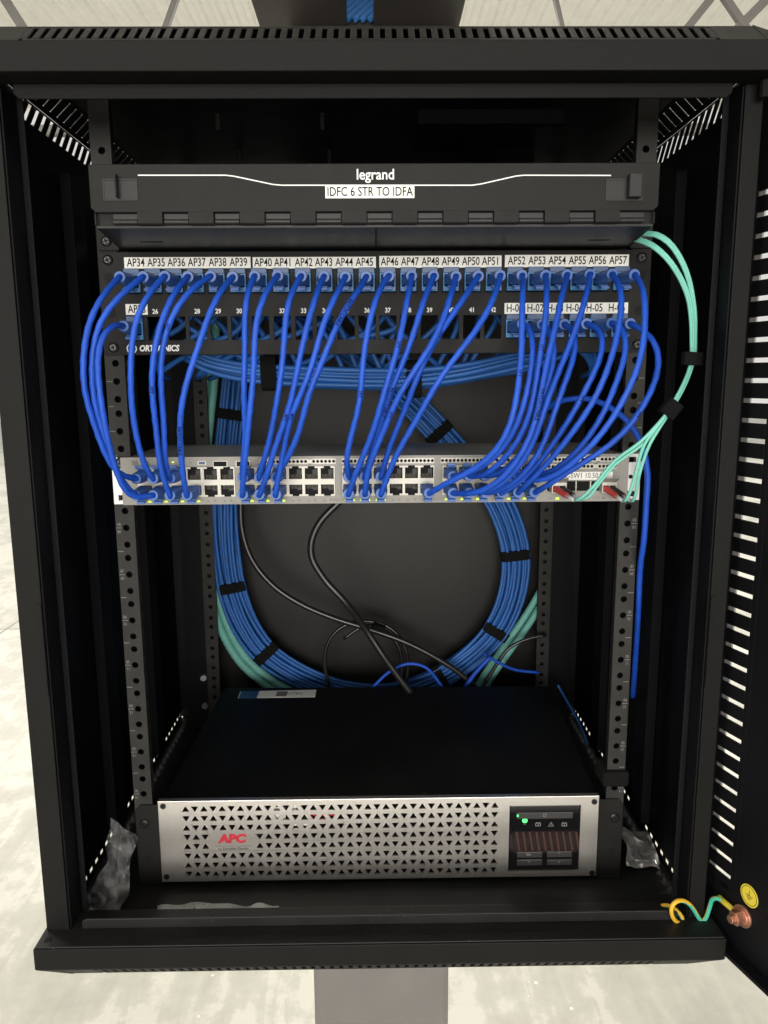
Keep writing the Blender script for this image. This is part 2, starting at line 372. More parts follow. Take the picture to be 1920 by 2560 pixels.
# overhead beam with a gap
ZBM = 350
bm1 = thing('steel_beam', 'dark brown steel beam overhead above the cabinet with a gap for blue cables', 'beam', (-20, 300, ZBM))
def bx_(px_): return atZ(px_, 20, ZBM).x
MB().box(bx_(633), bx_(864), 120, 424, ZBM, ZBM+12).box(bx_(864)-12, bx_(864), 120, 424, ZBM+12, ZBM+160).build('flange_plate', 'beam', bm1, bevel=2)
MB().box(bx_(934), bx_(1160), 120, 424, ZBM, ZBM+12).box(bx_(934), bx_(934)+12, 120, 424, ZBM+12, ZBM+160).build('flange_plate', 'beam', bm1, bevel=2)
MB().box(bx_(864), bx_(934), 422, 424, ZBM, ZBM+160).build('gap_web', 'beam', bm1)
cb = thing('cable_bundle', 'bright blue cable bundle climbing through the gap in the dark overhead beam', 'cable bundle', (-18, 390, 420))
for k in range(9):
    o = k*19
    a = at(806+o, 50, 416); b = at(826+o, 33, 416); c = at(865+o, 0, 416); e = c+(c-b)*1.6
    MB().tube(spline([a, b, c, e], 12), 5.2, 12).build('cable', 'cable_light', cb, smooth=True)

# ================================================================== CABINET
cab = thing('server_cabinet', 'open black wall cabinet holding a patch panel, a switch and a battery unit', 'server cabinet', (0, 140, -630))
T = 1.6
def yf(x, base): return base-x*0.017*0.5     # the shell stands very slightly turned against its rails
ca = math.cos(R(45)); ch_n = Vector((0, -ca, ca))
def capshell(sgn, zf0, zf1, zt):
    # frame of front face + chamfer with slots; sgn=+1 cap, -1 tray
    mb = MB(); yF = -110; y2 = -88
    mb.box(-300, 300, yF, yF+T, zf0, zf1)                                  # front face
    zc0 = zf1 if sgn > 0 else zf0
    dzc = 18 if sgn > 0 else 22.3
    v = Vector((0, 22, sgn*dzc)).normalized(); nn = Vector((0, dzc, -sgn*22)).normalized(); Hh = math.hypot(22, dzc)
    cnt = 59; p = 8.3; x0 = -247.5
    slot_row(mb, (x0, yF, zc0), (1, 0, 0), v, nn, p, cnt, Hh, 3.5, Hh*.74, T)
    mb.fbox((-278, yF, zc0), FX, v, nn, x0+278-(p-3.5)/2, Hh, T); mb.fbox((x0+cnt*p+(p-3.5)/2, yF, zc0), FX, v, nn, 278-(x0+cnt*p)-(p-3.5)/2, Hh, T)
    zt2 = zc0+sgn*dzc; XS = 294.5
    for s in (-1, 1):
        # corner mitre
        mb.add([(s*300, yF, zc0), (s*278, y2, zt2), (s*278, yF, zc0), (s*300, y2, zc0), (s*278, y2+T, zt2), (s*294, y2+T, zc0)], [(0, 1, 2), (0, 3, 1), (3, 5, 4, 1), (0, 2, 5, 3)])
        mb.box(s*300, s*XS, yF+T, y2, zf0+.05, zf1-.05)
        nn2 = Vector((s, 0, 0))
        hgt = 20; sh_ = 16.5 if sgn > 0 else 5
        y00 = -9.0
        slot_row(mb, (s*XS, y00, zf0), (0, 1, 0), FZ, nn2, 15.2, 26, hgt, 6.4 if sgn > 0 else 8.5, sh_, T, (14.5 if s < 0 else -14.0) if sgn > 0 else 0)
        mb.fbox((s*XS, -88, zf0), FY, FZ, nn2, y00-3+88, hgt, T)
        v2 = Vector((-s*19, 0, sgn*dzc)).normalized(); n2 = Vector((-s*dzc, 0, -sgn*19)).normalized(); H2 = math.hypot(19, dzc)
        if sgn > 0:
            slot_row(mb, (s*XS, y00, zc0), (0, 1, 0), v2, n2, 15.2, 26, H2, 2.3, H2*.66, T)
            mb.fbox((s*XS, -88, zc0), FY, v2, n2, y00-3+88, H2, T)
        else: mb.fbox((s*XS, -88, zc0), FY, v2, n2, 476, H2, T)
    mb.box(-278, 278, y2, 390, zt2, zt2-sgn*T)
    mb.box(-294, 294, 388, 390, zf0, zf1+0.01)
    return mb
capm = capshell(1, 105, 125, 143)
capm.box(-299, 299, -108.4, -84, 105, 106.4)
capm.build('top_cap', 'case', cab, bevel=.8)
# inner lip below the cap
lip = MB(); lip.prism([(-262, 94.5), (262, 94.5), (266, 98), (266, 105), (-266, 105), (-266, 98)], -87, -84.5)
lip.box(-266, 266, -84.5, -60, 103.6, 105); lip.build('header_lip', 'case', cab, bevel=.8)
tray = capshell(-1, -612, -592, 0)
tray.build('base_tray', 'case', cab, bevel=.8)
MB().box(-299, 299, -109, -62, -592, -590.6).prism([(-266, -590.6), (266, -590.6), (266, -583), (262, -581), (-262, -581), (-266, -583)], -87, -85.2).build('base_ledge', 'tray', cab, bevel=.8)
MB().box(-298, 298, -62, 388, -611.5, -610).build('base_floor', 'tray', cab)
MB().cyl((-291, -100, -590.9), FZ, 3.2, .5, 12).build('screw_hole', 'dark', cab)
# roof inside: fan mounts
for pos in ((42.2, 81.2, 181, 231.5), (-154, 89, -44, 219)):
    x0, y0, x1, y1 = pos; rb = MB()
    rb.box(x0, x1, y0, y0+9, 128, 141); rb.box(x0, x1, y1-9, y1, 128, 141)
    if x0 > 0: rb.box((x0+x1)/2-18, (x0+x1)/2+18, y0+9, y1-9, 131, 141)
    else:
        for q in ((x0+4, y0+5), (x1-6, y0+5), (x0+4, y1-5), (x1-6, y1-5)): MB().cyl((q[0], q[1], 126), FZ, 2.6, 15, 10).build('roof_bolt', 'rail', cab)
    if x0 > 0: rb.build('fan_bracket', 'inner', cab)
# side panels
for s in (-1, 1):
    MB().box(s*296, s*294.5, -60, 388, -592, 105).build('side_panel', 'inner', cab)
# front posts
for s in (-1, 1):
    xo = 297 if s < 0 else 291; yb = -88 if s < 0 else -84
    pm = MB(); pm.box(s*xo, s*277, yb, yb+T, -591, 105); pm.box(s*xo, s*(xo-T), yb+T, -58, -591, 105)
    po = pm.build('front_post', 'case', cab, bevel=.7)
    pi = MB(); pi.box(s*277, s*(277-T), yb+T, -62, -591, 105)
    pi.box(s*275.4, s*270, -62, -60.4, -591, 105)
    pi.build('inner_flange', 'inner', po, bevel=.7)
    MB().box(s*277.2, s*280.7, yb-1.2, yb-.2, -370, -290).build('door_seal', 'dark', po)
# inner channels on the side walls
for s in (-1, 1):
    for y0 in (60, 225):
        c_ = MB(); c_.box(s*293, s*283, y0, y0+T, -588, 80).box(s*283, s*(283+T), y0+T, y0+32, -588, 80).box(s*293, s*283, y0+32, y0+32+T, -588, 80)
        c_.build('side_channel', 'inner', cab, bevel=.5)
# back panel
for s in (-1, 1): MB().box(s*225.5, s*272, 342, 345, -606, 105).build('rear_post', 'inner', cab)
MB().box(-298, 298, 384, 386, -606, 124).build('back_panel', 'back', cab)
# rails
ZH = (6.35, 22.225, 38.1)
def rail(s, y, zsg, mirror=False):
    mb = MB(); xo = s*242; xi = s*224.5; w = 17.5; xl = min(xo, xi)
    zt = 138; mb.box(xl, xl+w, y, y+1.8, 88.9, zt)
    for k in range(-2, 13):
        top = -44.45*k
        edges = [0, 14.2875, 30.1625, 44.45]
        for h in range(3):
            z1 = top-edges[h]; z0 = top-edges[h+1]; hc = top-ZH[h]; e0 = hc-5; e1 = hc+5
            mb.box(xl, xl+w, y, y+1.8, z0, e0); mb.box(xl, xl+w, y, y+1.8, e1, z1)
            hx = s*232.55; a = hx-5; b = hx+5
            mb.box(xl, a, y, y+1.8, e0, e1); mb.box(b, xl+w, y, y+1.8, e0, e1)
            mb.cell((a, y, e0), FX, FZ, FY, 10, 10, circ(3.1 if y < 100 else 2.9, 14), 1.8)
    mb.box(xl, xl+w, y, y+1.8, -606, -577.85)
    mb.box(xo, xo-s*1.8, y+1.8, y+20, -606, zt)
    ro = mb.build('mounting_rail', 'rail', cab)
    MB().box(xl+2.5, xl+w-2.5, y+16, y+17, -606, zt).build('rail_backing', 'dark', ro)
    if y < 100:
        tm = MB()
        for k in range(-2, 13):
            if k in (0, 1, 4, -1): continue
            zc_ = -44.45*k-22.2; xx = s*238.6 if s > 0 else -239.0
            if k > 4:
                put_text(tm, '%02d' % (13-k), (xx, y-.15, zc_+3.2), 4.2, .8)
                put_text(tm, '%02d' % (k+3), (xx, y-.15, zc_-3.4), 4.2, .8, u=(-1, 0, 0), v=(0, 0, -1))
            tm.box(xx-2.6, xx+2.6, y-.2, y-.05, zc_-.25, zc_+.25)
            tm.box(xx-2.6, xx+2.6, y-.2, y-.05, -44.45*k-44.7, -44.45*k-44.2)
        tm.build('rail_numbers', 'railmark', ro)
    return ro
rail(-1, 0, 0); rail(1, 0, 0); rail(-1, 335, 0); rail(1, 335, 0)
for z_ in (-505, -545): MB().cyl((-236, 285, z_), (0.3, -1, 0), 4.2, 5, 8).build('bolt', 'steel', cab)
# open door on the right
dr = bpy.data.objects.new('door', None)   # replaced by a mesh panel below
bpy.data.objects.remove(dr)
dv = Vector((22, -65, 0)).normalized(); dn = Vector((65, 22, 0)).normalized(); dv = Vector((.33, -1, 0)).normalized(); dn = Vector((1, .33, 0)).normalized()
dm = MB(); h0 = Vector((299.5, -74, 0))-dv*10; ZB, ZT = -606, 118
cnt = 37; pz = 15.95; zs0 = -552
dm.fbox(h0+FZ*ZB, dv, FZ, dn, 560, zs0-ZB, T)
dm.fbox(h0+FZ*(zs0+cnt*pz), dv, FZ, dn, 560, ZT-(zs0+cnt*pz), T)
slot_row(dm, h0+FZ*zs0, FZ, dv, dn, pz, cnt, 38, 3.7, 26, T)
# stile beyond the slots, frame round the window
a0 = 38
dm.fbox(h0+dv*a0+FZ*zs0, dv, FZ, dn, 60, cnt*pz, T)
dm.fbox(h0+dv*500+FZ*zs0, dv, FZ, dn, 60, cnt*pz, T)
# bottom + top return flanges of the door
dm.fbox(h0+FZ*ZB+dv*2, dv, -dn, FZ, 556, 12, T)
dm.fbox(h0+FZ*(ZT-T)+dv*2, dv, -dn, FZ, 556, 12, T)
door = dm.build('door', 'inner', cab, bevel=.6)
dg = MB().fbox(h0+dv*98.5+FZ*zs0+dn*2.2, dv, FZ, dn, 401, cnt*pz, 3); dg.build('window_pane', 'gloss', door)
DF = MB(); DF.fbox(h0-dn*12+FZ*(ZB-T-.4)+dv*1, dv, dn, FZ, 556, 13, T); DF.build('door_flange', 'case', door, bevel=.5)
fo = h0-dn*6+dv*34+FZ*(ZB+.2)
MB().cyl(fo, FZ, 4, .4, 14).build('hinge_hole', 'dark', door)
# added pale strip behind the slots: their lit grey ends put into its colour
MB().fbox(h0+dn*1.9+FZ*ZB+dv*1, dv, FZ, dn, 11, ZT-ZB, T).build('lit_edge_strip', 'edge', door)
# earth sticker and nut on the door
def on_door(px, py):
    d = ray(px, py); t = ((h0-CAMP).dot(dn))/d.dot(dn); return CAMP+d*t
sp_ = on_door(1619*D, 1935*D)
st = MB(); vs = [sp_-dn*.35+(dv*math.cos(2*math.pi*i/32)+FZ*math.sin(2*math.pi*i/32))*9.6 for i in range(32)]
vs += [v_+dn*.3 for v_ in vs]; st.add(vs, [list(range(32)), list(range(63, 31, -1))]+[(i, (i+1) % 32, 32+(i+1) % 32, 32+i) for i in range(32)])
so = st.build('earth_sticker', 'sticker', door)
es = MB(); du = dv; q = sp_-dn*.5
def er(a0_, a1_, b0_, b1_): es.fbox(q+du*a0_+FZ*b0_, du, FZ, dn, a1_-a0_, b1_-b0_, .12)
er(-.25, .25, 0, 4.7); er(-3.6, 3.6, -.25, .25); er(-2.5, 2.5, -1.9, -1.4); er(-1.3, 1.3, -3.4, -2.9)
for i in range(40):
    a = 2*math.pi*i/40; es.fbox(q+(du*math.cos(a)+FZ*math.sin(a))*7.9, (-du*math.sin(a)+FZ*math.cos(a)), (du*math.cos(a)+FZ*math.sin(a)), dn, 1.28, .4, .12)
es.build('earth_symbol', 'ink', so)
nu = on_door(1606*D, 1978*D)
nb = MB().cyl(nu, -dn, 9.6, 2.2, 28).cyl(nu-dn*2.2, -dn, 7.6, 1.6, 28)
nb.cyl(nu-dn*3.8, -dn, 6.4, 7, 6).cyl(nu-dn*10.8, -dn, 3.4, 4, 16)
nb.build('earth_nut', 'copper', door, bevel=.4)
hg = MB().cyl((287, -93, 92), FZ, 4, 12, 12); hg.build('door_hinge', 'case', cab, smooth=False)

# ================================================================== FIBRE ENCLOSURE
fe = thing('fibre_enclosure', 'black fibre enclosure with hinged front lid, topmost unit of the rack', 'fibre enclosure', (0, -50, 2))
MB().box(-205, 205, -97, 40, 3.4, 43).build('body', 'panel', fe)
MB().add([(x_, y_, z_) for z_ in (1.6, 3.2) for x_, y_ in ((-208, -97), (208, -97), (222, 4), (-222, 4))], [(0, 3, 2, 1), (4, 5, 6, 7), (0, 1, 5, 4), (1, 2, 6, 5), (2, 3, 7, 6), (3, 0, 4, 7)]).build('bottom_tray', 'plastic', fe)
for s in (-1, 1):
    em = MB().box(s*241, s*222, -3, -1, .5, 44)
    em.add([(s*222, -2, 3.4), (s*209, -98, 3.4), (s*209, -98, 12), (s*222, -2, 40), (s*220.5, -2, 3.4), (s*207.5, -98, 3.4), (s*207.5, -98, 12), (s*220.5, -2, 40)],
           [(0, 1, 2, 3), (7, 6, 5, 4), (0, 4, 5, 1), (1, 5, 6, 2), (2, 6, 7, 3), (3, 7, 4, 0)])
    em.build('mounting_bracket', 'panel', fe, bevel=.5)
def screw(parent, x, y, z, r=4.6):
    a = MB().cyl((x, y, z), (0, -1, 0), r, 1.4, 20, r*.93).cyl((x, y-1.4, z), (0, -1, 0), r*.93, .9, 20, r*.6)
    so_ = a.build('screw', 'screw', parent)
    w = MB()
    for t_ in (R(20), R(110)):
        u = Vector((math.cos(t_), 0, math.sin(t_))); v = Vector((-math.sin(t_), 0, math.cos(t_)))
        w.fbox(Vector((x, y-2.45, z))-u*r*.5-v*.5, u, v, FY, r, 1.0, .3)
    w.build('cross_recess', 'dark', so_)
screw(fe, -232.5, -3, 8.2); screw(fe, 232.5, -3, 8.2)
# lid
L0, L1 = -209.8, 209.6
dl = MB()
dl.prism([(L0, 15), (L0+3.5, 11.8), (L1-3.5, 11.8), (L1, 15), (L1, 45.3), (L0, 45.3)], -102, -99.6)
dl.box(L0, L1, -99.6, -60, 43.8, 45.3)
lid = dl.build('front_lid', 'panel', fe, bevel=.6)
# hinge knuckles, alternately on lid and tray
nk = 21; hx0 = at(243*D, 480*D, -100).x; hx1 = at(1392*D, 480*D, -100).x; kw = (hx1-hx0)/nk
for k in range(nk):
    xa = hx0+k*kw+.6; xb = hx0+(k+1)*kw-.6
    if k % 2 == 0:
        MB().cyl((xa, -98.4, 5.6), FX, 2.1, xb-xa, 14).box(xa, xb, -99.2, -97.6, 6.5, 11).build('hinge_knuckle', 'plastic', fe)
    else:
        MB().cyl((xa-.3, -100.2, 4.9), FX, 1.8, xb-xa+.6, 14).box(xa-.3, xb+.3, -101.98, -99.8, 4.9, 12.2).build('hinge_knuckle', 'panel', fe)
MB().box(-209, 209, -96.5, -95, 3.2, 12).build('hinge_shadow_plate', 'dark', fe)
# clear underside reflector seam and slots
MB().box(-.6, .6, -95, -4, 1.2, 1.6).box(-193, -175, -40, -38, 1.2, 1.6).box(175, 193, -40, -38, 1.2, 1.6).build('tray_seams', 'dark', fe)
# printed line, name, label
def Lp(px, py, y=-102.15): p = at(px, py, y); return p
ln = MB(); pl = [(345, 438), (563, 438), (585, 440.5), (682, 461), (705, 463), (1180, 463), (1202, 460), (1290, 440), (1310, 438), (1527, 438.5)]
P_ = [at(a, b, -102.1) for a, b in pl]
for a, b in zip(P_[:-1], P_[1:]):
    d = (b-a).normalized(); nn = Vector((-d.z, 0, d.x)); ln.fbox(a-nn*.4-d*.1, d, nn, FY, (b-a).length+.2, .8, .12)
ln.build('printed_line', 'print', lid)
p = at(938.5, 437, -102.2); t = MB(); put_text(t, 'legrand', p, 10.4, .92, .14); t.build('lettering', 'print', lid)
a = at(813, 465, -102.3); b = at(1036, 495, -102.3)
lb = MB().box(a.x, b.x, -102.5, -102.02, b.z, a.z).build('name_label', 'white', lid)
t = MB(); put_text(t, 'IDFC 6 STR TO IDFA', ((a.x+b.x)/2, -102.6, (a.z+b.z)/2), 9.0, .78, .08); t.build('lettering', 'ink', lb)
for px0, px1, px2, px3, sg in ((255, 346, 289, 297, -1), (1515, 1606, 1570, 1600, 1)):
    a = at(px0, 447, -102); b = at(px1, 502, -102)
    lt = MB().plate(a.x, b.x, b.z, a.z, [(a.x+1.2, b.x-1.2, b.z+1.2, a.z-1.2)], -102.5, -102).box(a.x+1.2, b.x-1.2, -102.2, -102, b.z+1.2, a.z-1.2)
    c = at(px2, 436, -104); d = at(px3, 496, -104)
    lo = lt.build('latch', 'plastic', lid, bevel=.2)
    MB().box(c.x, d.x, -109, -102.1, d.z, c.z).build('latch_tab', 'plastic', lo, bevel=.8)

# ================================================================== PATCH PANEL
pp = thing('patch_bay', 'black two row patch panel with white number strips above the blue jacks', 'patch panel', (0, 0, -88.2))
JX = []; 
for zx in (290, 405, 520, 635, 750, 865, 980, 1100, 1218, 1335, 1450, 1565): JX.append(at(200+zx/2.183, 704, 0).x)
for zx in (143, 250, 360, 470, 581, 691, 800, 908, 1018, 1128, 1238, 1350): JX.append(at(900+zx/2.074, 700, 0).x)
z1t, z1b = at(330, 673, 0).z, at(330, 735, 0).z; z1 = (z1t+z1b)/2
z2t, z2b = at(600, 600+418/2.183, 0).z, at(600, 600+545/2.183, 0).z; z2 = (z2t+z2b)/2
HW = 7.35
holes = [(x-HW, x+HW, z1b, z1t) for x in JX]+[(x-HW, x+HW, z2b, z2t) for x in JX]
fm = MB().plate(-241.3, 241.3, -88.2, -.4, holes, -2, 0)
fm.box(-225, 225, 0, 12, -1.6, -.4).box(-225, 225, 0, 12, -88.2, -87)
face = fm.build('face_plate', 'panel', pp, bevel=.35)
for sx_ in (-232.55, 232.55):
    for z_ in (-7.2, -81.5): screw(pp, sx_, -2, z_)
    for z_ in (-22.2, -52): MB().cyl((sx_, -2.05, z_), FY, 4.4, .3, 18).cyl((sx_, -2.2, z_), FY, 3.6, .2, 18).build('screw_seat', 'case', pp)
used2 = [0]+list(range(18, 24))
names1 = ['AP%d' % n_ for n_ in range(34, 58)]; names2 = {0: 'AP58', 18: 'H-01', 19: 'H-02', 20: 'H-03', 21: 'H-04', 22: 'H-05', 23: 'H-06'}
def make_jack(x, z):
    m_ = MB().plate(x-7.1, x+7.1, z-9.6, z+9.4, [(x-5.6, x+5.6, z-5.5, z+4.5)], -3.6, 16)
    j = m_.build('jack', 'jack', pp, bevel=.4)
    MB().box(x-5.6, x+5.6, 6, 7, z-5.5, z+4.5).build('jack_cavity', 'dark', j)
    MB().box(x-6.8, x+6.8, -4.6, -3.7, z+5.8, z+10.6).build('icon_tab', 'tab', j, bevel=.3)
    ic = MB().box(x+1.0, x+1.5, -3.9, -3.65, z-8.9, z-6.2)
    for k in range(3): ic.box(x+2.2, x+4.6, -3.9, -3.65, z-8.7+k*1.1, z-8.2+k*1.1)
    ic.build('jack_marking', 'tab', j)
for i, x in enumerate(JX): make_jack(x, z1)
for i in used2: make_jack(JX[i], z2)
# label strips
def strip(x0, y0, x1, y1, texts, size, sx):
    a = at(x0, y0, -2.6); b = at(x1, y1, -2.6)
    o = MB().box(a.x, b.x, -2.9, -2.02, b.z, a.z).build('label_strip', 'white', pp)
    t = MB()
    for xc, s_ in texts: put_text(t, s_, (xc, -3.0, (a.z+b.z)/2), size, sx, .09)
    t.build('lettering', 'ink', o)
Z3 = lambda x_, y_: (200+x_/2.183, 600+y_/2.183); Z4 = lambda x_, y_: (900+x_/2.074, 600+y_/2.074)
def tx(fn, xs, y_, ns): return [(at(*fn(x_, y_), -3).x, n_) for x_, n_ in zip(xs, ns)]
strip(*Z3(240, 95), *Z3(932, 153), tx(Z3, (304, 416, 526, 637, 751, 865), 120, names1[0:6]), 9.6, .74)
strip(*Z3(942, 94), *Z3(1615, 153), tx(Z3, (999, 1108, 1221, 1331, 1442, 1553), 120, names1[6:12]), 9.6, .74)
strip(*Z4(100, 83), *Z4(733, 142), tx(Z4, (154, 259, 365, 470, 575, 678), 108, names1[12:18]), 9.6, .74)
strip(*Z4(752, 78), *Z4(1392, 138), tx(Z4, (813, 919, 1023, 1128, 1232, 1338), 105, names1[18:24]), 9.6, .74)
strip(*Z4(750, 327), *Z4(1388, 380), tx(Z4, (802, 909, 1013, 1112, 1216, 1331), 350, ['H-01', 'H-02', 'H-03', 'H-04', 'H-05', 'H-06']), 9.6, .76)
strip(*Z3(248, 350), *Z3(371, 408), tx(Z3, (310,), 378, ['AP58']), 9.6, .74)
t = MB()
for n_ in range(26, 43):
    put_text(t, str(n_), (JX[n_-25], -2.2, z2t+4.4), 5.6, .9, .13)
t.build('port_numbers', 'print', pp)
a = at(200+320/2.183, 600+593/2.183, -2.1)
lg = MB(); put_text(lg, 'ORTRONICS', (a.x+.5, -2.2, a.z), 7.2, .86, .28, .18, 'LEFT')
for i in range(20):
    an = 2*math.pi*i/20; u = Vector((math.cos(an), 0, math.sin(an))); v = Vector((-math.sin(an), 0, math.cos(an)))
    lg.fbox(Vector((a.x-6, -2.3, a.z))+u*3.5, v, u, FY, 1.2, .9, .12)
put_text(lg, 'S', (a.x-6, -2.2, a.z), 6.2, 1, .3)
lg.build('logo_lettering', 'print', pp)

# ================================================================== SWITCH
sw = thing('network_switch', 'grey network switch with four port blocks and small green lamps', 'network switch', (0, 60, -222.3))
ZT_, ZB_ = -178.8, -222.3
X5 = lambda px_: at(px_, 1200, -5).x
xl, xr = at(304, 1200, -5).x, at(1570, 1196, -5).x
blocks = [(343, 588.6), (600.4, 838.2), (854.9, 1086.4), (1105, 1339.5)]
BX = [(X5(a), X5(b)) for a, b in blocks]
zrow = [(-189.6, -199.6), (-204.6, -213.6)]
sfp = (at(1368, 1212, -5).x, at(1512, 1212, -5).x, -212.6, -203.5)
bh = [(a, b, -215.2, -187.9) for a, b in BX]
vent_z = (-186.2, -181.2)
vents = [(at(200+980/2.183, 1160, -5).x, at(200+1395/2.183, 1160, -5).x), (at(200+1428/2.183, 1160, -5).x, at(900+385/2.074, 1160, -5).x), (at(900+418/2.074, 1160, -5).x, at(900+800/2.074, 1160, -5).x), (at(900+985/2.074, 1160, -5).x, at(900+1325/2.074, 1160, -5).x)]
vh = [(a, b, vent_z[0], vent_z[1]) for a, b in vents]
low_vent = (at(1368, 1170, -5).x, at(1543, 1170, -5).x, -192.6, -187.6)
fp = MB().plate(xl, xr, ZB_, ZT_, bh+[sfp]+vh+[low_vent], -5.5, -2.5)
fpl = fp.build('front_plate', 'beige', sw, bevel=.5)
# body
MB().box(xl+1, xr-1, -2.5, 132, ZB_+.6, ZT_-.4).build('case', 'switchtop', sw, bevel=2.5)
MB().box(xl+.4, xr-.4, -4.6, -4.2, ZT_-9.2, ZT_-8.9)
for s in (-1, 1):
    xo = s*241.3; xi = xl if s < 0 else xr
    hh = [(min(s*232.5-4.5, s*232.5+4.5), max(s*232.5-4.5, s*232.5+4.5), z_-2.4, z_+2.4) for z_ in (-184.5, -216)]
    e = MB().plate(min(xo, xi), max(xo, xi), ZB_+.3, ZT_-.3, hh, -2.2, -.6)
    e.cyl((s*232.5, -2.3, -200.2), FY, 2.0, .2, 12, mi=1)
    e.build('ear', ['ear', 'dark'], sw, bevel=.3)
screw(sw, -232.5, -2.2, -184, 5.6)
# hexagonal vents
for a, b in vents+[(low_vent[0], low_vent[1])]:
    lowv = (a == low_vent[0]); z0_, z1_ = (low_vent[2], low_vent[3]) if lowv else vent_z
    m_ = MB(); nn_ = int((b-a)/3.5); w_ = (b-a)/nn_
    hexp = [(1.52*math.cos(R(30+60*k)), 1.52*math.sin(R(30+60*k))) for k in range(6)]
    hz = (z1_-z0_); nr = 1
    for k in range(nn_):
        if k % 13 == 12: m_.fbox((a+k*w_, -4.8, z0_), FX, FZ, FY, w_, hz, 1.2); continue
        m_.cell((a+k*w_, -4.8, z0_+.6), FX, FZ, FY, w_, hz-1.2, hexp, 1.2)
    m_.box(a, b, -4.8, -3.6, z0_, z0_+.6).box(a, b, -4.8, -3.6, z1_-.6, z1_)
    vo = m_.build('vent_grille', 'shield', sw)
    MB().box(a, b, -2.9, -2.6, z0_, z1_).build('vent_backing', 'dark', vo)
# port blocks: shield plate with 12 openings + cavities
PORT = {}
for g, (a, b) in enumerate(BX):
    pw = (b-a)/6; hs = []
    for c in range(6):
        xc = a+pw*(c+.5)
        for r_ in range(2):
            zt_, zb_ = zrow[r_]; PORT[(g, c, r_)] = (xc, (zt_+zb_)/2)
            hs.append((xc-5.9, xc+5.9, zb_, zt_))
            s_ = 1 if r_ == 0 else -1; ze = zt_ if r_ == 0 else zb_
            hs.append((xc-3.1, xc+3.1, min(ze, ze+s_*1.6), max(ze, ze+s_*1.6)))
    sh = MB().plate(a+.3, b-.3, -215.0, -188.1, hs, -5.9, -4.9)
    sh.build('port_shield', 'shield', sw)
for (g, c, r_), (xc, zc_) in PORT.items():
    zt_, zb_ = zrow[r_]; e0 = 1.7 if r_ == 0 else 0; e1 = 0 if r_ == 0 else 1.7
    m_ = MB().box(xc-6.3, xc+6.3, -2.9, -2.5, zb_-e1, zt_+e0)
    m_.box(xc-6.3, xc-6.0, -4.9, -2.9, zb_-e1, zt_+e0).box(xc+6.0, xc+6.3, -4.9, -2.9, zb_-e1, zt_+e0)
    for k in range(8):
        xx = xc-4.2+k*1.2; z0_ = zb_+.3 if r_ == 0 else zt_-.3; s_ = 1 if r_ == 0 else -1
        m_.box(xx-.22, xx+.22, -3.6, -2.95, z0_, z0_+s_*3.8, mi=1)
    m_.box(xc+1, xc+5, -3.3, -2.95, zc_-1, zc_+3.5 if r_ == 0 else zc_+1, mi=2)
    m_.build('port', ['dark', 'contact', 'plastic'], sw)
# markings + usb
def R8(x_, y_, Y=-5.6): return at(300+x_/4.1475, 1130+y_/4.1475, Y)
for x0_, x1_, nm in ((962, 1115, 'usb_port'), (1200, 1352, 'usb_port')):
    a = R8(x0_, 92); b = R8(x1_, 155)
    o = MB().plate(a.x, b.x, b.z, a.z, [(a.x+.7, b.x-.7, b.z+.6, a.z-.6)], -6.0, -5.5).build(nm, 'shield', sw)
    MB().box(a.x+.7, b.x-.7, -5.75, -5.5, b.z+.6, a.z-.6).build('usb_cavity', 'dark', o)
a = R8(805, 92); b = R8(893, 135)
MB().box(a.x, b.x, -6.0, -5.5, b.z, a.z).box(a.x+1, b.x-1, -6.1, -6, b.z+.7, a.z-.7, mi=1).build('console_port', ['shield', 'tab'], sw)
mk = MB()
p = R8(152, 115); mk.box(p.x-2.6, p.x+2.6, -5.9, -5.55, p.z-2.2, p.z+2.2)
p = R8(272, 145); put_text(mk, 'CISCO', (p.x, -5.62, p.z), 3.6, .95, .1)
for k, h_ in enumerate((1, 1.8, 3, 1.8, 1, 1.8, 3, 1.8, 1)): q = R8(250+k*7, 115); mk.box(q.x-.18, q.x+.18, -5.7, -5.55, q.z-h_/2, q.z+h_/2)
p = R8(725, 105); put_text(mk, '-|-', (p.x, -5.62, p.z), 3.5)
p = R8(795, 150); mk.box(p.x-12, p.x+12, -5.65, -5.55, p.z-.12, p.z+.12)
p = R8(1190, 530); put_text(mk, '12X', (p.x, -5.62, p.z), 4.3, .75)
for zx, s_ in ((1258, '13X'),): p = R8(zx, 530); put_text(mk, s_, (p.x, -5.62, p.z), 4.3, .75)
for px_, s_ in ((840, '24X'), (855.5, '25X'), (1086, '36X'), (1101.5, '37X'), (1334.5, '48X')):
    q = at(px_, 1257 if px_ < 900 else 1254, -5.6); put_text(mk, s_, (q.x, -5.62, -219.3), 4.3, .75)
for g in range(4):
    for c in range(6):
        xc = PORT[(g, c, 0)][0]
        for s_ in (-1, 1):
            xx = xc+s_*3; mk.prism([(xx-1.3, -219.3-s_*-.9), (xx+1.3, -219.3-s_*-.9), (xx, -219.3-s_*.9)], -5.7, -5.55)
for k, s_ in enumerate(('1', '2', '3', '4')):
    q = at(1350+(168+k*190)/4.74, 1252, -5.6); put_text(mk, '10G', (q.x-4, -5.62, -219.3), 2.9, .7)
    put_text(mk, s_, (q.x+7, -5.62, -219.3), 3.9, .8)
    if k > 1: mk.box(q.x-.5, q.x+2.6, -5.7, -5.55, -220.2, -218.4)
q = at(1317, 1155, -5.6); put_text(mk, 'E + 4x10G', (q.x, -5.62, q.z), 3.2, .7)
mk.build('printed_markings', 'greyink', sw)
a = at(1363, 1188, -5.8); b = at(1531, 1203, -5.8)
lb = MB().box(a.x, b.x, -6.0, -5.6, -202.3, -195.0).build('name_label', 'white', sw)
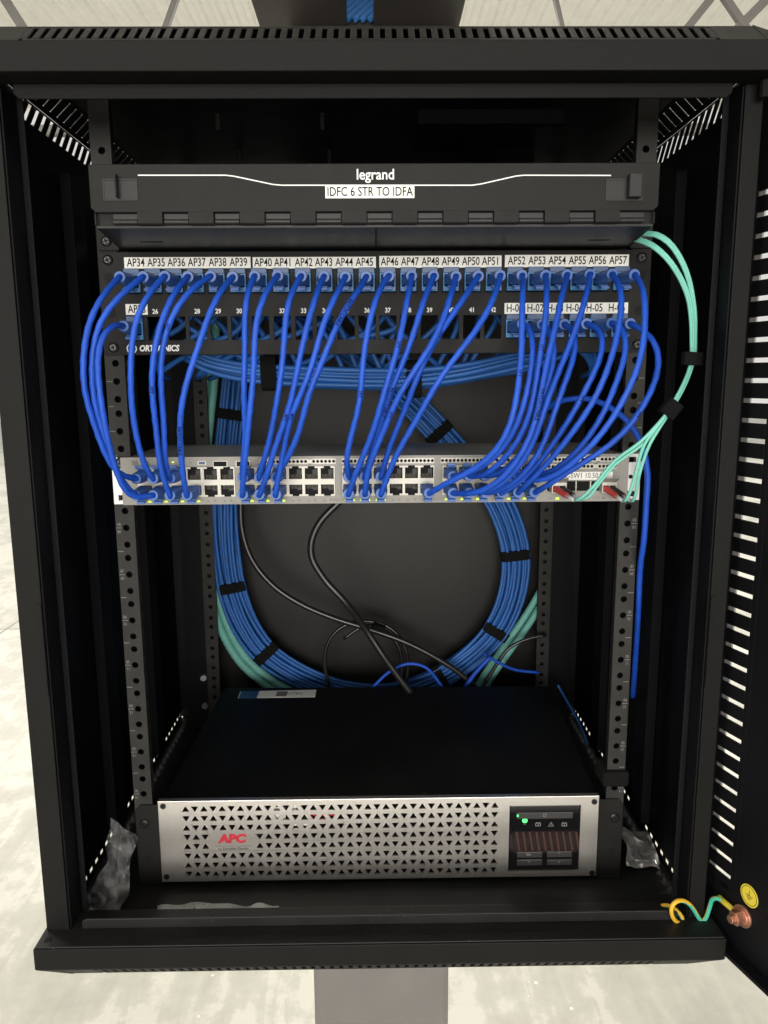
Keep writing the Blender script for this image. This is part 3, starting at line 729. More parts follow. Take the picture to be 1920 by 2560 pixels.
t = MB(); put_text(t, 'IDFC-SW1 10.50.8.4', ((a.x+b.x)/2+2, -6.1, -198.6), 7.0, .80, .06); t.build('lettering', 'greyink', lb)
# transceiver bay
MB().box(sfp[0], sfp[1], -2.9, -2.6, sfp[2], sfp[3]).build('module_bay', 'dark', sw)
mw = (sfp[1]-sfp[0])/4
for k in range(1, 4): MB().box(sfp[0]+mw*k-.5, sfp[0]+mw*k+.5, -5.4, -2.9, sfp[2], sfp[3]).build('bay_divider', 'shield', sw)
SFPX = []
for px_, in ((1393,), (1517,)):
    xc = at(px_, 1225, -8).x; SFPX.append(xc)
    m_ = MB().plate(xc-6.8, xc+6.8, -213.0, -203.2, [(xc-5.6, xc-.3, -212.0, -206.4), (xc+.3, xc+5.6, -212.0, -206.4)], -16, -5.6)
    tv = m_.build('transceiver', 'shield', sw, bevel=.3)
    MB().fbox((xc-6.4, -16, -203.3), FX, Vector((0, -1, .55)).normalized(), Vector((0, .55, 1)).normalized(), 12.8, 9, .9).build('bail_latch', 'beige', tv, bevel=.2)
# lamps
LED = {}
def lamp(x_, z_, w_=1.7, h_=.8, m_='lime_led', y_=-5.85):
    MB().prism([(x_-w_/2, z_-h_/2), (x_+w_/2, z_-h_/2), (x_+w_*.3, z_+h_/2), (x_-w_*.3, z_+h_/2)], y_, -5.55).build('indicator_lamp', m_, sw)
used = {0: [(0, 0), (1, 0), (2, 0), (0, 1), (1, 1), (2, 1), (3, 1)], 1: [(0, 0), (1, 0), (2, 0), (0, 1), (1, 1), (2, 1)],
        2: [(0, 0), (1, 0), (2, 0), (0, 1), (1, 1), (2, 1), (5, 1)], 3: [(c, r_) for c in range(6) for r_ in (0, 1) if (c, r_) != (3, 0)]}
for g in used:
    for c, r_ in used[g]:
        lamp(PORT[(g, c, 0)][0]+(-3 if r_ == 0 else 3), -219.2, 3.4, 1.6)
p = R8(555, 150); lamp(p.x, p.z, 3.4, 2.0); p = R8(548, 105); lamp(p.x, p.z, 2.6, 1.2)
q = at(1350+205/4.74, 1252, -5.6); lamp(q.x, -219.3, 3.8, 2.2)

# ================================================================== UPS
up = thing('battery_unit', 'black rack battery unit with silver triangle pierced front at the bottom of the rack', 'battery backup', (0, 130, -609.3))
UZ1, UZ0 = -520.6, -608.6
cs = MB(); sk = 10
vsx = [(-217, 0), (217, 0), (217+sk+6, 279), (-217+sk-2, 285)]
cs.add([(x_, y_, z_) for z_ in (UZ0, UZ1) for x_, y_ in vsx], [(0, 3, 2, 1), (4, 5, 6, 7), (0, 1, 5, 4), (1, 2, 6, 5), (2, 3, 7, 6), (3, 0, 4, 7)])
cs.build('case', 'upscase', up, bevel=1.5)
for s in (-1, 1):
    e = MB(); xi, xo = s*217.6, s*241.5
    e.prism([(xi, UZ0), (xo, UZ0), (xo, UZ1-8), (xo-s*5, UZ1-1.5), (xi, UZ1-1.5)], -2.4, -.2)
    e.build('rack_ear', 'panel', up, bevel=.5)
    screw(up, s*233, -2.4, -541.5, 5)
    for z_ in (-578,): MB().cyl((s*231, -2.5, z_), FY, 3.2, .2, 14).build('ear_hole', 'dark', up)
# bezel built of cells with triangle holes
BL = lambda px_, py_: at(px_, py_, -7)
bx0, bx1 = BL(395, 2006).x, BL(1497, 1995).x; bz1, bz0 = BL(395, 2007).z, BL(408, 2204).z
zc_a = BL(200+585/2.183, 2100).x; zc_b = BL(900+546/1.6265, 2090).x; cw = (zc_b-zc_a)/34; zcol0 = zc_a-cw/2; zcol1 = zc_b+cw/2
rowz = [BL(200+575/2.183, 1850+y_/2.183).z for y_ in (378, 430, 481, 532, 582, 634, 684, 733)]
ncol = 35
bz = MB(); tcell = 2.0
rh = (rowz[0]-rowz[7])/7; gz1 = rowz[0]+rh/2; gz0 = rowz[7]-rh/2
dwin = (BL(900+605/1.6265, 2100).x, BL(900+893/1.6265, 2100).x, BL(1450, 1850+530/1.6265).z, BL(1450, 1850+264/1.6265).z)
def tri(up_): 
    hw, hh, k = 3.4, 2.8, .6; s_ = 1 if up_ else -1
    return [(-hw+k*.5, -s_*hh), (hw-k*.5, -s_*hh), (hw, -s_*(hh-k)), (k*.55, s_*hh), (-k*.55, s_*hh), (-hw, -s_*(hh-k))]
for r_ in range(8):
    for c in range(ncol):
        o_ = (zcol0+c*cw, -7, rowz[r_]-rh/2)
        nohole = r_ in (3, 4) and 3 <= c <= 7
        bz.cell(o_, FX, FZ, FY, cw, rh, None if nohole else tri((r_+c) % 2 == 0), tcell)
bz.box(bx0, zcol0, -7, -5, bz0, bz1)
bz.box(zcol0, zcol1, -7, -5, gz1, bz1); bz.box(zcol0, zcol1, -7, -5, bz0, gz0)
bz.plate(zcol1, bx1, bz0, bz1, [dwin], -7, -5)
# rolled rim
rim = MB().plate(bx0-1, bx1+1, bz0-1, bz1+1, [(bx0+.2, bx1-.2, bz0+.2, bz1-.2)], -6.4, -.4)
bezel = bz.build('front_bezel', 'bezel', up)
rim.build('bezel_rim', 'bezel', bezel, bevel=.8)
# lower band of the bezel, stepped slightly
zb2 = BL(450, 1850+697/2.183).z
MB().box(bx0+3, bx1-3, -1.6, -1.0, bz0+3, bz1-3).build('grille_backing', 'gloss', bezel)
gb = MB(); a = at(716, 2022, -1.7); gb.box(a.x-14, a.x-1, -2.2, -1.7, a.z-14, a.z+2).box(a.x+3, a.x+10, -2.2, -1.7, a.z-2, a.z+5).box(a.x+6, a.x+22, -2.2, -1.7, a.z-18, a.z-13)
a = at(782, 2037, -1.7); gb.box(a.x, a.x+22, -2.2, -1.7, a.z-1, a.z+4, mi=1)
gb.build('warning_sticker', ['white', 'logo_red'], bezel)
for px_, py_ in ((200+453/2.183, 1850+362/2.183), (200+473/2.183, 1850+746/2.183), (900+953/1.6265, 1850+251/1.6265), (900+943/1.6265, 1850+540/1.6265)):
    q = BL(px_, py_); MB().cyl((q.x, -7.05, q.z), (0, -1, 0), 2.9, .5, 18).cyl((q.x, -7.5, q.z), (0, -1, 0), 1.3, .15, 6, mi=1).build('bezel_screw', ['screw', 'dark'], bezel)
q = BL(200+830/2.183, 1850+540/2.183)
t = MB(); put_text(t, 'APC', (q.x, -7.1, q.z), 12.2, 1.12, .75, .12); t.build('logo_lettering', 'logo_red', bezel)
q = BL(200+838/2.183, 1850+593/2.183)
t = MB(); put_text(t, 'by Schneider Electric', (q.x, -7.1, q.z), 3.7, .95, .1); t.box(q.x-17, q.x+17, -7.15, -7.02, q.z+2.7, q.z+2.95); t.build('lettering', 'logo_grey', bezel)
# display window
dp = MB().box(dwin[0]+.6, dwin[1]-.6, -6.2, -5.2, dwin[2]+.6, dwin[3]-.6).build('display_panel', 'gloss', up, bevel=.5)
Z5 = lambda x_, y_, Y=-6.4: at(900+x_/1.6265, 1850+y_/1.6265, Y)
def dbox(nm, x0_, y0_, x1_, y1_, m_, d=1.0, bv=.3):
    a = Z5(x0_, y0_); b = Z5(x1_, y1_); return MB().box(a.x, b.x, -6.2-d, -6.1, b.z, a.z).build(nm, m_, dp, bevel=bv)
dbox('power_button', 638, 295, 865, 317, 'button')
for r_ in ((638, 455, 740, 476), (760, 453, 860, 474), (638, 486, 740, 508), (760, 486, 860, 506)): dbox('display_button', *r_, 'button')
ic = MB()
for x_, y_, s_ in ((670, 344, '~'), (686, 465, 'Esc'), (810, 462, '^'), (686, 497, '<'), (810, 495, 'v')):
    q = Z5(x_, y_, -7.3); put_text(ic, s_, (q.x, -7.3 if y_ > 400 else -6.3, q.z), 4.0, .9, .05)
for x_ in (724, 831):
    q = Z5(x_, 344); ic.plate(q.x-2.6, q.x+2.6, q.z-1.8, q.z+1.8, [(q.x-2.1, q.x+2.1, q.z-1.3, q.z+1.3)], -6.35, -6.2); ic.box(q.x-.25, q.x+.25, -6.35, -6.2, q.z-1.3, q.z+1.3)
    ic.box(q.x-1.8, q.x-.8, -6.35, -6.2, q.z+1.8, q.z+2.4).box(q.x+.8, q.x+1.8, -6.35, -6.2, q.z+1.8, q.z+2.4)
q = Z5(777, 344); 
for a_, b_ in (((-3, -2), (3, -2)), ((3, -2), (0, 2.8)), ((0, 2.8), (-3, -2))):
    A = Vector((q.x+a_[0], -6.35, q.z+a_[1])); B = Vector((q.x+b_[0], -6.35, q.z+b_[1])); d = (B-A).normalized(); ic.fbox(A, d, Vector((-d.z, 0, d.x)), FY, (B-A).length, .4, .12)
ic.box(q.x-.25, q.x+.25, -6.35, -6.2, q.z-.9, q.z+1.1)
q = Z5(751, 306, -7.3); ic.plate(q.x-1.6, q.x+1.6, q.z-1.6, q.z+1.6, [(q.x-1.1, q.x+1.1, q.z-1.1, q.z+1.1)], -7.35, -7.2)
ic.build('icons', 'icon', dp)
sc = MB(); a = Z5(625, 372); b = Z5(880, 455); 
sco = MB().box(a.x, b.x, -6.5, -6.1, b.z, a.z).build('display_window', 'display', dp)
for k in range(10):
    x_ = 632+k*27; a = Z5(x_, 374, -6.6); b = Z5(x_+12, 450, -6.6); sc.fbox((a.x, -6.7, a.z), FX, (b-a).normalized(), FY, 2.0, (b-a).length, .15)
sc.build('display_ribs', 'display_rib' if 'display_rib' in M else 'display', sco)
q = Z5(670, 327); MB().cyl((q.x, -6.2, q.z), (0, -1, 0), 2.6, .6, 14).build('indicator_lamp', 'green_led', dp)
q = Z5(642, 306); MB().box(q.x-1.2, q.x+.6, -7.5, -7.2, q.z-1, q.z+1).build('indicator_lamp', 'green_led', dp)
# sticker on the top
def atop(x_, y_): return atZ(200+x_/2.183, 1250+y_/2.183, UZ1)
qa = [atop(862, 1082), atop(1283, 1076), atop(1290, 1036), atop(876, 1045)]
def quad(nm, ps, m_, par, dz=.3): return MB().add([p_+FZ*dz for p_ in ps]+[p_+FZ*.02 for p_ in ps], [(0, 1, 2, 3), (7, 6, 5, 4), (0, 4, 5, 1), (1, 5, 6, 2), (2, 6, 7, 3), (3, 7, 4, 0)]).build(nm, m_, par)
st_ = quad('top_sticker', qa, 'white', up, .25)
qb = [qa[0].lerp(qa[1], .01), qa[0].lerp(qa[1], .24), qa[3].lerp(qa[2], .25), qa[3].lerp(qa[2], .01)]
quad('sticker_band', qb, 'tab', st_, .4)
qc = [qa[0].lerp(qa[1], .48)+FY*4, qa[0].lerp(qa[1], .62)+FY*4, qa[3].lerp(qa[2], .63)-FY*4, qa[3].lerp(qa[2], .49)-FY*4]
quad('sticker_print', qc, 'greyink', st_, .4)
t = MB(); pz_ = qa[0].lerp(qa[1], .72).lerp(qa[3].lerp(qa[2], .72), .5)+FZ*.4; put_text(t, '22TR5', pz_, 9, .9, 0, 0, 'CENTER', (1, 0, 0), (0, 1, 0)); t.build('lettering', 'greyink', st_)
for px_, py_ in ((660, 1994), (1240, 1988), (1060, 1985)):
    q = atZ(px_, py_, UZ1); MB().cyl(q, FZ, 2.5, .6, 12).build('case_screw', 'screw', up)

# ================================================================== BLUE PATCH CABLES
Z6 = lambda x_, y_: (200+x_/2.183, 950+y_/2.183)      # zoom of the left half of the switch
Z7 = lambda x_, y_: (900+x_/2.074, 950+y_/2.074)      # zoom of the right half
GC = 'blue patch cables from the patch panel to the switch'
def boot(par, x_, z_, y0, latch, tip, yend=-38):
    # rj45 plug + moulded boot; latch +1 above, -1 below
    pl_ = MB().box(x_-5.4, x_+5.4, y0-9, y0+5, z_-3.9, z_+3.9).build('plug', 'boot', par, bevel=.5)
    t_ = Vector(tip); a_ = Vector((x_, y0-8, z_)); P = [a_, a_.lerp(t_, .25), a_.lerp(t_, .5), a_.lerp(t_, .75), t_]
    b_ = MB(); b_.tube([a_+(t_-a_)*k/10 for k in range(11)], lambda q: 5.9-1.3*q+(.35 if int(q*10) % 2 else 0), 14)
    bo_ = b_.build('boot', 'boot', par, smooth=False)
    l_ = MB(); s = latch
    for k in range(6):
        yy = y0-4-k*2.2; zz = z_+s*(4.6+k*.85)
        l_.box(x_-3.5, x_+3.5, yy-2.2, yy, zz-.9, zz+.9+(.5 if k % 2 else 0))
    l_.build('latch_tab', 'boot', bo_, bevel=.3)
CABLES = []
def patch(nm, jack, start, pts, port, label=None, yjit=0, mark=None, deep=None):
    x_, z_ = (JX[jack], z1) if start == 1 else (JX[jack], z2)
    g, c, r_ = port; sx_, sz_ = PORT[port]
    lab = label or 'blue patch cable plugged into the jack under the %s label' % nm
    th = thing('patch_cable', lab, 'patch cable', (x_, -38, z_), GC)
    tipA = at(*pts[0], -36) if True else None
    tipA = Vector((x_+(tipA.x-x_)*.75, -36, z_+(tipA.z-z_)*.5-0.0))
    ye = -33 if r_ == 0 else -36
    tipB = Vector((sx_, ye, sz_-(.0)))
    body = pts[1:]
    n_ = len(body); P = [Vector((tipA.x*.6+x_*.4, -26, tipA.z*.6+z_*.4)), Vector((tipA.x, -37, tipA.z))]
    for i, q in enumerate(body):
        f = (i+1)/(n_+1); Y = -(44+20*math.sin(math.pi*min(1, f*1.1)))-yjit*math.sin(math.pi*f)
        if deep and i in deep: Y = deep[i]
        P.append(at(*q, Y))
    P += [tipB+Vector((0, -3.5, 0)), tipB+Vector((0, 10, 0))]
    S = spline(P, 4)
    for _ in range(30): S = S[:3]+[S[i]*.5+(S[i-1]+S[i+1])*.25 for i in range(3, len(S)-3)]+S[-3:]
    wa, wb = random.random()*9, random.random()*9
    S = [p_+Vector((math.sin(i*.33+wa)*.45+math.sin(i*.13+wb)*.5, math.sin(i*.21+wb)*.6, 0))*min(1, i/8, (len(S)-1-i)/8) for i, p_ in enumerate(S)]
    ph = random.random()*6
    MB().tube(S, 2.48, 12, .5, .08).build('jacket', random.choice(['cable', 'cable2']), th, smooth=True)
    boot(th, x_, z_-.5, -4, -1, tipA); boot(th, sx_, sz_, -6, 1 if r_ == 0 else -1, tipB)
    if mark:
        i = int(mark[0]*len(S)); i = min(max(i, 2), len(S)-3); p_ = S[i]; tn = (S[i-1]-S[i+1]).normalized()
        if tn.z < 0: tn = -tn
        v_ = Vector((0, -1, 0)); v_ = (v_-tn*v_.dot(tn)).normalized(); sd = v_.cross(tn)
        t = MB(); put_text(t, mark[1], p_+v_*2.72, 4.0, 1, .03, u=-tn, v=(tn.cross(v_))*-1 if False else v_.cross(-tn)); t.build('lettering', 'ink', th)
    return th
def z3(*p): return [Z3(*q) for q in p]
def z4(*p): return [Z4(*q) for q in p]
def z6(*p): return [Z6(*q) for q in p]
def z7(*p): return [Z7(*q) for q in p]
patch('AP34', 0, 1, z3((215, 205), (165, 245), (95, 335), (35, 450), (14, 600), (20, 760), (30, 870))+z6((62, 170), (112, 370), (190, 515), (250, 562)), (0, 0, 0), yjit=8)
patch('AP35', 1, 1, z3((345, 205), (290, 235), (220, 295), (125, 400), (68, 530), (62, 700), (78, 870))+z6((112, 250), (160, 400), (205, 510), (245, 600)), (0, 0, 1), yjit=3)
patch('AP36', 2, 1, z3((462, 200), (420, 222), (370, 275), (312, 400), (278, 550), (272, 700), (283, 870))+z6((296, 200), (322, 400), (350, 505)), (0, 1, 0))
patch('AP37', 3, 1, z3((590, 205), (555, 235), (510, 290), (450, 410), (412, 550), (398, 700), (395, 870))+z6((405, 200), (430, 430), (455, 550)), (0, 2, 1), yjit=4, mark=(.52, '1FT'))
patch('AP38', 4, 1, z3((715, 200), (665, 215), (600, 265), (515, 370), (455, 500), (443, 640), (450, 870))+z6((456, 250), (468, 480)), (0, 2, 0), mark=(.33, '1FT'))
patch('AP39', 5, 1, z3((835, 210), (795, 232), (755, 285), (700, 430), (640, 600), (580, 770), (560, 870))+z6((545, 230), (540, 330), (548, 450), (570, 570)), (0, 3, 1), yjit=10, mark=(.7, 'PATCH CABLE'))
patch('AP58', 0, 2, z3((235, 470), (195, 442), (160, 448), (115, 505), (86, 640), (90, 780), (106, 873))+z6((130, 200), (168, 380), (212, 560), (250, 645), (310, 672)), (0, 1, 1), yjit=14, label='blue patch cable plugged into the lone jack under the AP58 label')
patch('AP40', 6, 1, z3((955, 200), (930, 222), (912, 300), (900, 450), (893, 650), (892, 870))+z6((900, 150), (903, 250), (890, 420)), (1, 0, 0))
patch('AP41', 7, 1, z3((1080, 195), (1045, 222), (1005, 290), (965, 450), (948, 650), (936, 870))+z6((930, 190), (908, 340), (886, 450), (888, 560)), (1, 0, 1), yjit=8)
patch('AP42', 8, 1, z3((1210, 200), (1178, 225), (1150, 280), (1120, 450), (1095, 700), (1080, 870))+z6((1066, 170), (1035, 340), (992, 460)), (1, 1, 0))
patch('AP43', 9, 1, z3((1335, 205), (1310, 235), (1285, 290), (1240, 450), (1207, 650), (1155, 870))+z6((1140, 150), (1090, 300), (1045, 440), (1005, 550)), (1, 1, 1), yjit=5, mark=(.6, '4FT'))
patch('AP44', 10, 1, z3((1450, 210), (1430, 245), (1390, 320), (1320, 480), (1262, 680), (1202, 860))+z6((1168, 150), (1122, 290), (1098, 450)), (1, 2, 1), yjit=8, mark=(.62, '4FT'))
patch('AP45', 11, 1, z3((1560, 210), (1530, 250), (1480, 330), (1400, 470), (1328, 650), (1243, 860))+z6((1240, 130), (1195, 290), (1140, 400), (1112, 470)), (1, 2, 0), yjit=12, mark=(.25, 'PATCH CABLE'))
patch('AP46', 12, 1, z4((150, 190), (112, 220), (85, 275), (48, 400), (22, 600), (8, 830))+z6((1518, 150), (1480, 300), (1447, 430), (1440, 510)), (2, 0, 0), mark=(.55, '1FT'))
patch('AP47', 13, 1, z4((270, 190), (262, 270), (228, 420), (175, 620), (115, 830))+z6((1625, 190), (1572, 340), (1515, 500)), (2, 0, 1), yjit=9, mark=(.35, '1FT'))
patch('AP48', 14, 1, z4((383, 190), (350, 255), (330, 310), (282, 470), (215, 650), (152, 830))+z7((130, 170), (82, 320), (38, 440)), (2, 1, 0), yjit=2, mark=(.6, 'PATCH CABLE'))
patch('AP49', 15, 1, z4((500, 198), (488, 250), (460, 330), (400, 480), (312, 640), (212, 780))+z7((170, 120), (122, 280), (62, 420), (28, 510)), (2, 1, 1), yjit=12, mark=(.62, '1FT'))
patch('AP50', 16, 1, z4((615, 195), (575, 250), (520, 330), (435, 440), (370, 560), (310, 690), (252, 830))+z7((250, 90), (200, 240), (140, 370)), (2, 2, 0), yjit=5, mark=(.33, '1FT'))
patch('AP51', 17, 1, z4((728, 190), (718, 240), (695, 300), (620, 440), (520, 580), (425, 710), (350, 820))+z7((330, 140), (260, 270), (190, 385), (140, 470)), (2, 2, 1), yjit=9)
patch('AP52', 18, 1, z4((840, 190), (846, 240), (848, 330), (842, 500), (835, 640), (822, 800))+z7((808, 170), (764, 290), (690, 385), (600, 462), (480, 522), (390, 566)), (2, 5, 1), yjit=34, mark=(.42, '1FT'))
patch('H-01', 18, 2, z4((845, 435), (880, 425), (903, 500), (888, 650), (872, 800))+z7((860, 130), (830, 240), (752, 350), (640, 455), (530, 505)), (3, 0, 0), yjit=16)
patch('AP53', 19, 1, z4((965, 190), (972, 240), (966, 350), (942, 560), (912, 800))+z7((900, 110), (868, 230), (815, 330), (700, 470), (620, 515)), (3, 1, 0), yjit=22, mark=(.36, '1FT'))
patch('AP54', 20, 1, z4((1075, 185), (1062, 250), (1030, 350), (978, 580), (940, 800))+z7((925, 150), (878, 330), (805, 460), (700, 555), (600, 592), (530, 590)), (3, 0, 1), yjit=30, mark=(.5, 'PATCH CABLE'))
patch('H-02', 19, 2, z4((945, 440), (985, 445), (1018, 500), (1005, 620), (965, 800))+z7((945, 90), (900, 250), (845, 380), (760, 470), (690, 515)), (3, 2, 0), yjit=12)
patch('AP55', 21, 1, z4((1195, 180), (1190, 250), (1150, 370), (1060, 600), (985, 800))+z7((958, 110), (930, 240), (890, 370), (800, 500), (690, 580), (620, 595)), (3, 1, 1), yjit=20)
patch('H-03', 20, 2, z4((1060, 440), (1105, 440), (1135, 500), (1100, 640), (1040, 810))+z7((1010, 190), (950, 340), (870, 470), (780, 560), (700, 590)), (3, 2, 1), yjit=14)
patch('H-04', 21, 2, z4((1175, 435), (1230, 425), (1280, 450), (1292, 510), (1268, 600), (1200, 720), (1130, 830))+z7((1120, 130), (1050, 260), (980, 370), (890, 490), (800, 560)), (3, 3, 1), yjit=10, mark=(.42, '1FT'))
patch('AP56', 22, 1, z4((1310, 180), (1348, 220), (1362, 300), (1350, 440), (1310, 600), (1215, 820))+z7((1195, 150), (1095, 290), (1010, 400), (900, 500), (850, 560)), (3, 4, 1), yjit=22)
patch('H-05', 22, 2, z4((1310, 430), (1370, 425), (1402, 500), (1390, 600), (1285, 820))+z7((1285, 130), (1195, 290), (1105, 400), (1010, 475), (945, 508)), (3, 5, 0), yjit=12)
patch('AP57', 23, 1, z4((1425, 185), (1462, 230), (1482, 320), (1485, 480), (1462, 620), (1375, 820))+z7((1335, 190), (1210, 330), (1090, 440), (980, 520), (900, 545)), (3, 4, 0), yjit=26)
patch('H-06', 23, 2, z4((1400, 435), (1480, 455), (1535, 510), (1560, 600), (1552, 690), (1495, 830))+z7((1478, 130), (1385, 265), (1270, 365), (1110, 460), (990, 535), (910, 575)), (3, 5, 1), yjit=16, mark=(.45, '1FT'))

# loose blue cable arching behind, then down beside the right rail
lc = [Z7(870, 420), Z7(900, 260), Z7(945, 170), Z7(1040, 110), Z7(1180, 97), Z7(1300, 145), Z7(1400, 230), Z7(1462, 340), Z7(1490, 480), Z7(1484, 640), Z7(1472, 830)]
lc2 = [(900+1455/2.074, 1250+330/2.074), (900+1440/2.074, 1250+620/2.074), (900+1425/2.074, 1250+880/2.074), (900+1415/2.074, 1250+1020/2.074)]
Yl = [60, 50, 35, 20, 8, -6, -18, -26, -26, -24, -20]
S = spline([at(*q, y_) for q, y_ in zip(lc, Yl)]+[at(*q, y_) for q, y_ in zip(lc2, (-8, 15, 45, 80))], 5)
tag(MB().tube(S, 2.7, 10, .42, .04).build('loose_cable', 'cable', smooth=True), 'loose blue cable arching behind the others then hanging down beside the right rail', 'cable')

# ================================================================== REAR BUNDLES
def strap_ring(par, p_, tn, w, h, wid=14, m_='velcro', nm='velcro_strap'):
    tn = Vector(tn).normalized(); u = tn.cross(FY).normalized(); v = FY
    o = MB(); c0 = Vector(p_)-tn*wid/2; n_ = 20; rings = []
    for kk in range(2):
        rings.append([c0+tn*(wid*kk)+u*(w/2+1.6)*abs(math.cos(a))**.5*(1 if math.cos(a) > 0 else -1)+v*(h/2+1.6)*abs(math.sin(a))**.5*(1 if math.sin(a) > 0 else -1) for a in [2*math.pi*i/n_ for i in range(n_)]])
    vs = rings[0]+rings[1]; fs = [(i, (i+1) % n_, n_+(i+1) % n_, n_+i) for i in range(n_)]+[list(range(n_))[::-1], list(range(n_, 2*n_))]
    return o.add(vs, fs).build(nm, m_, par, bevel=.6)
coilpx = [(530, 640), (512, 740), (506, 820), (496, 920), (488, 1010), (484, 1100), (488, 1190), (500, 1270), (530, 1350), (575, 1412), (650, 1462), (740, 1495), (840, 1500), (930, 1475), (1010, 1425), (1070, 1365), (1105, 1290), (1114, 1200), (1090, 1110), (1045, 1035), (985, 975), (930, 915), (860, 845), (790, 785), (700, 715), (600, 660)]
cc = thing('cable_coil', 'large blue coil of strapped network cables standing against the rear panel', 'cable coil', (at(800*D, 1490*D, 345).x, 345, at(800*D, 1500*D, 345).z))
C0 = [at(a*D, b*D, 345) for a, b in coilpx]
CS = spline(C0, 14)
for lay in range(2):
    for k in range(7 if lay == 0 else 6):
        off = (k-(3 if lay == 0 else 2.5))*5.3; P = []
        for i, p_ in enumerate(CS):
            tn = (CS[min(i+1, len(CS)-1)]-CS[max(i-1, 0)]).normalized(); u = tn.cross(FY).normalized()
            wv = math.sin(i*.16+k*1.7+lay*2)*1.5+math.sin(i*.37+k*2.9)*.7
            P.append(p_+u*(off+wv)+FY*(lay*5+math.sin(i*.19+k*2.3)*2.6))
        MB().tube(P, 2.75, 8).build('cable', 'bulk', cc, smooth=True)
for q in ((490, 1278), (562, 1412), (1112, 1196), (1082, 1358), (950, 1462), (938, 935), (503, 905)):
    tgt = at(q[0]*D, q[1]*D, 345); i = min(range(1, len(CS)-1), key=lambda j: (CS[j]-tgt).length); strap_ring(cc, CS[i]+FY*2.5, CS[i+1]-CS[i-1], 38, 13)
# horizontal bundle right behind the panel
hb = thing('cable_bundle', 'blue cable bundle sagging behind the patch panel between its jacks', 'cable bundle', (0, 70, -115))
sag = [(395, 765), (440, 790), (500, 806), (570, 815), (680, 822), (800, 826), (900, 824), (1000, 812), (1100, 790), (1200, 765), (1240, 750)]
def sagat(x_, dy):
    for (a, b), (c, d) in zip(sag[:-1], sag[1:]):
        if a <= x_ <= c: return (x_, b+(d-b)*(x_-a)/(c-a)+dy)
    return (x_, sag[0][1]+dy)
for i in range(24):
    x_ = JX[i]; left = i < 12; k = i % 12; row = k % 6
    pj = Vector((x_, 18, z1)); pxj = 960+ (x_-(-2.8))/700*1920
    d = (k-5.5)/5.5; dy = (row-2.5)*6.2-4; yb = 62+(k % 3)*6
    x0d = (at(0, 0, 0) and (960+1920*(x_+2.8)/770))/D
    if left:
        xs = [x0d+ (60 if x0d < 420 else 20)+k*2]; 
        mids = [xs[0]+50, 560, 640, 720, 800, 880, 960]; mids = [m_ for m_ in mids if m_ > xs[0]+20]; mids = mids[:max(3, 7-k//3)]
    else:
        kk = 11-k; xs = [x0d-(60 if x0d > 1180 else 20)-kk*2]; mids = [xs[0]-50, 1040, 960, 880, 800, 720, 640]; mids = [m_ for m_ in mids if m_ < xs[0]-20]
    P = [pj, pj+Vector((0, 26, -4)), at(*[v_*D for v_ in (xs[0], 700+row*4)], yb)]
    P += [at(sagat(m_, dy)[0]*D, sagat(m_, dy)[1]*D, yb+6) for m_ in mids]
    e = P[-1]; P += [e+Vector((12 if left else -12, 30, 8)), e+Vector((14 if left else -14, 90, 20))]
    MB().tube(spline(P, 8), 2.75, 8).build('cable', 'bulk', hb, smooth=True)
for k in range(16):
    # slack strands from rear of the jacks, seen through the empty openings
    rr = random.Random(50+k); x0_ = -205+k*23+rr.uniform(-6, 6); dx = rr.choice([-1, 1])*rr.uniform(25, 60)
    P = [Vector((x0_, 20, z1-2)), Vector((x0_+dx*.15, 42, z1-12)), Vector((x0_+dx*.6, 52, z2+rr.uniform(-2, 9))), Vector((x0_+dx*1.3, 56, z2-rr.uniform(4, 12))), Vector((x0_+dx*2.0, 62, z2-24)), Vector((x0_+dx*2.6, 75, z2-38)), Vector((x0_+dx*3, 110, z2-44))]
    P = [Vector((max(-214, min(214, p_.x)), p_.y, p_.z)) for p_ in P]
    MB().tube(spline(P, 7), 2.75, 8).build('cable', 'bulk', hb, smooth=True)
for k in range(9):
    # long strands of the bundle itself
    o = (k-4)*4.6; yb = 60+(k*7 % 5)*3
    P = [at(a_*D, (b_-8)*D+o+math.sin(k*3+j)*2, yb+math.sin(j*.9+k)*2) for j, (a_, b_) in enumerate(sag)]
    MB().tube(spline(P, 8), 2.75, 8).build('cable', 'bulk', hb, smooth=True)
for q in ((583, 806), (893, 822)):
    p_ = at(q[0]*D, (q[1]-3)*D, 70); strap_ring(hb, p_, (1, 0, .02), 34, 26, 15)
# aqua fibre trunks
def trunk(pxs, Y, r_, lab, n_=2, mt='conduit', gap=11, nm='conduit_pair'):
    C_ = [at(a*D, b*D, Y) for a, b in pxs]; S_ = spline(C_, 3.2)
    th = thing(nm, lab, 'conduit', C_[-1])
    for k in range(n_):
        P = []
        for i, p_ in enumerate(S_):
            tn = (S_[min(i+1, len(S_)-1)]-S_[max(i-1, 0)]).normalized(); u = tn.cross(FY).normalized(); P.append(p_+u*(k-(n_-1)/2)*gap)
        L_ = len(P); MB().tube(P, lambda q: r_*(1+.05*math.cos(q*L_*math.pi)), 10).build('conduit', mt, th, smooth=True)
trunk([(458, 690), (456, 790), (447, 890), (436, 1000), (434, 1120), (444, 1220), (468, 1308), (490, 1368), (524, 1424), (575, 1470), (640, 1508)], 352, 5.8, 'pale aqua ribbed fibre conduits curving beside the left of the blue coil')
trunk([(1196, 1120), (1196, 1200), (1186, 1255), (1160, 1305), (1128, 1355), (1085, 1415), (1050, 1467), (1030, 1505)], 352, 5, 'pale aqua fibre conduits crossing behind the right of the blue coil')
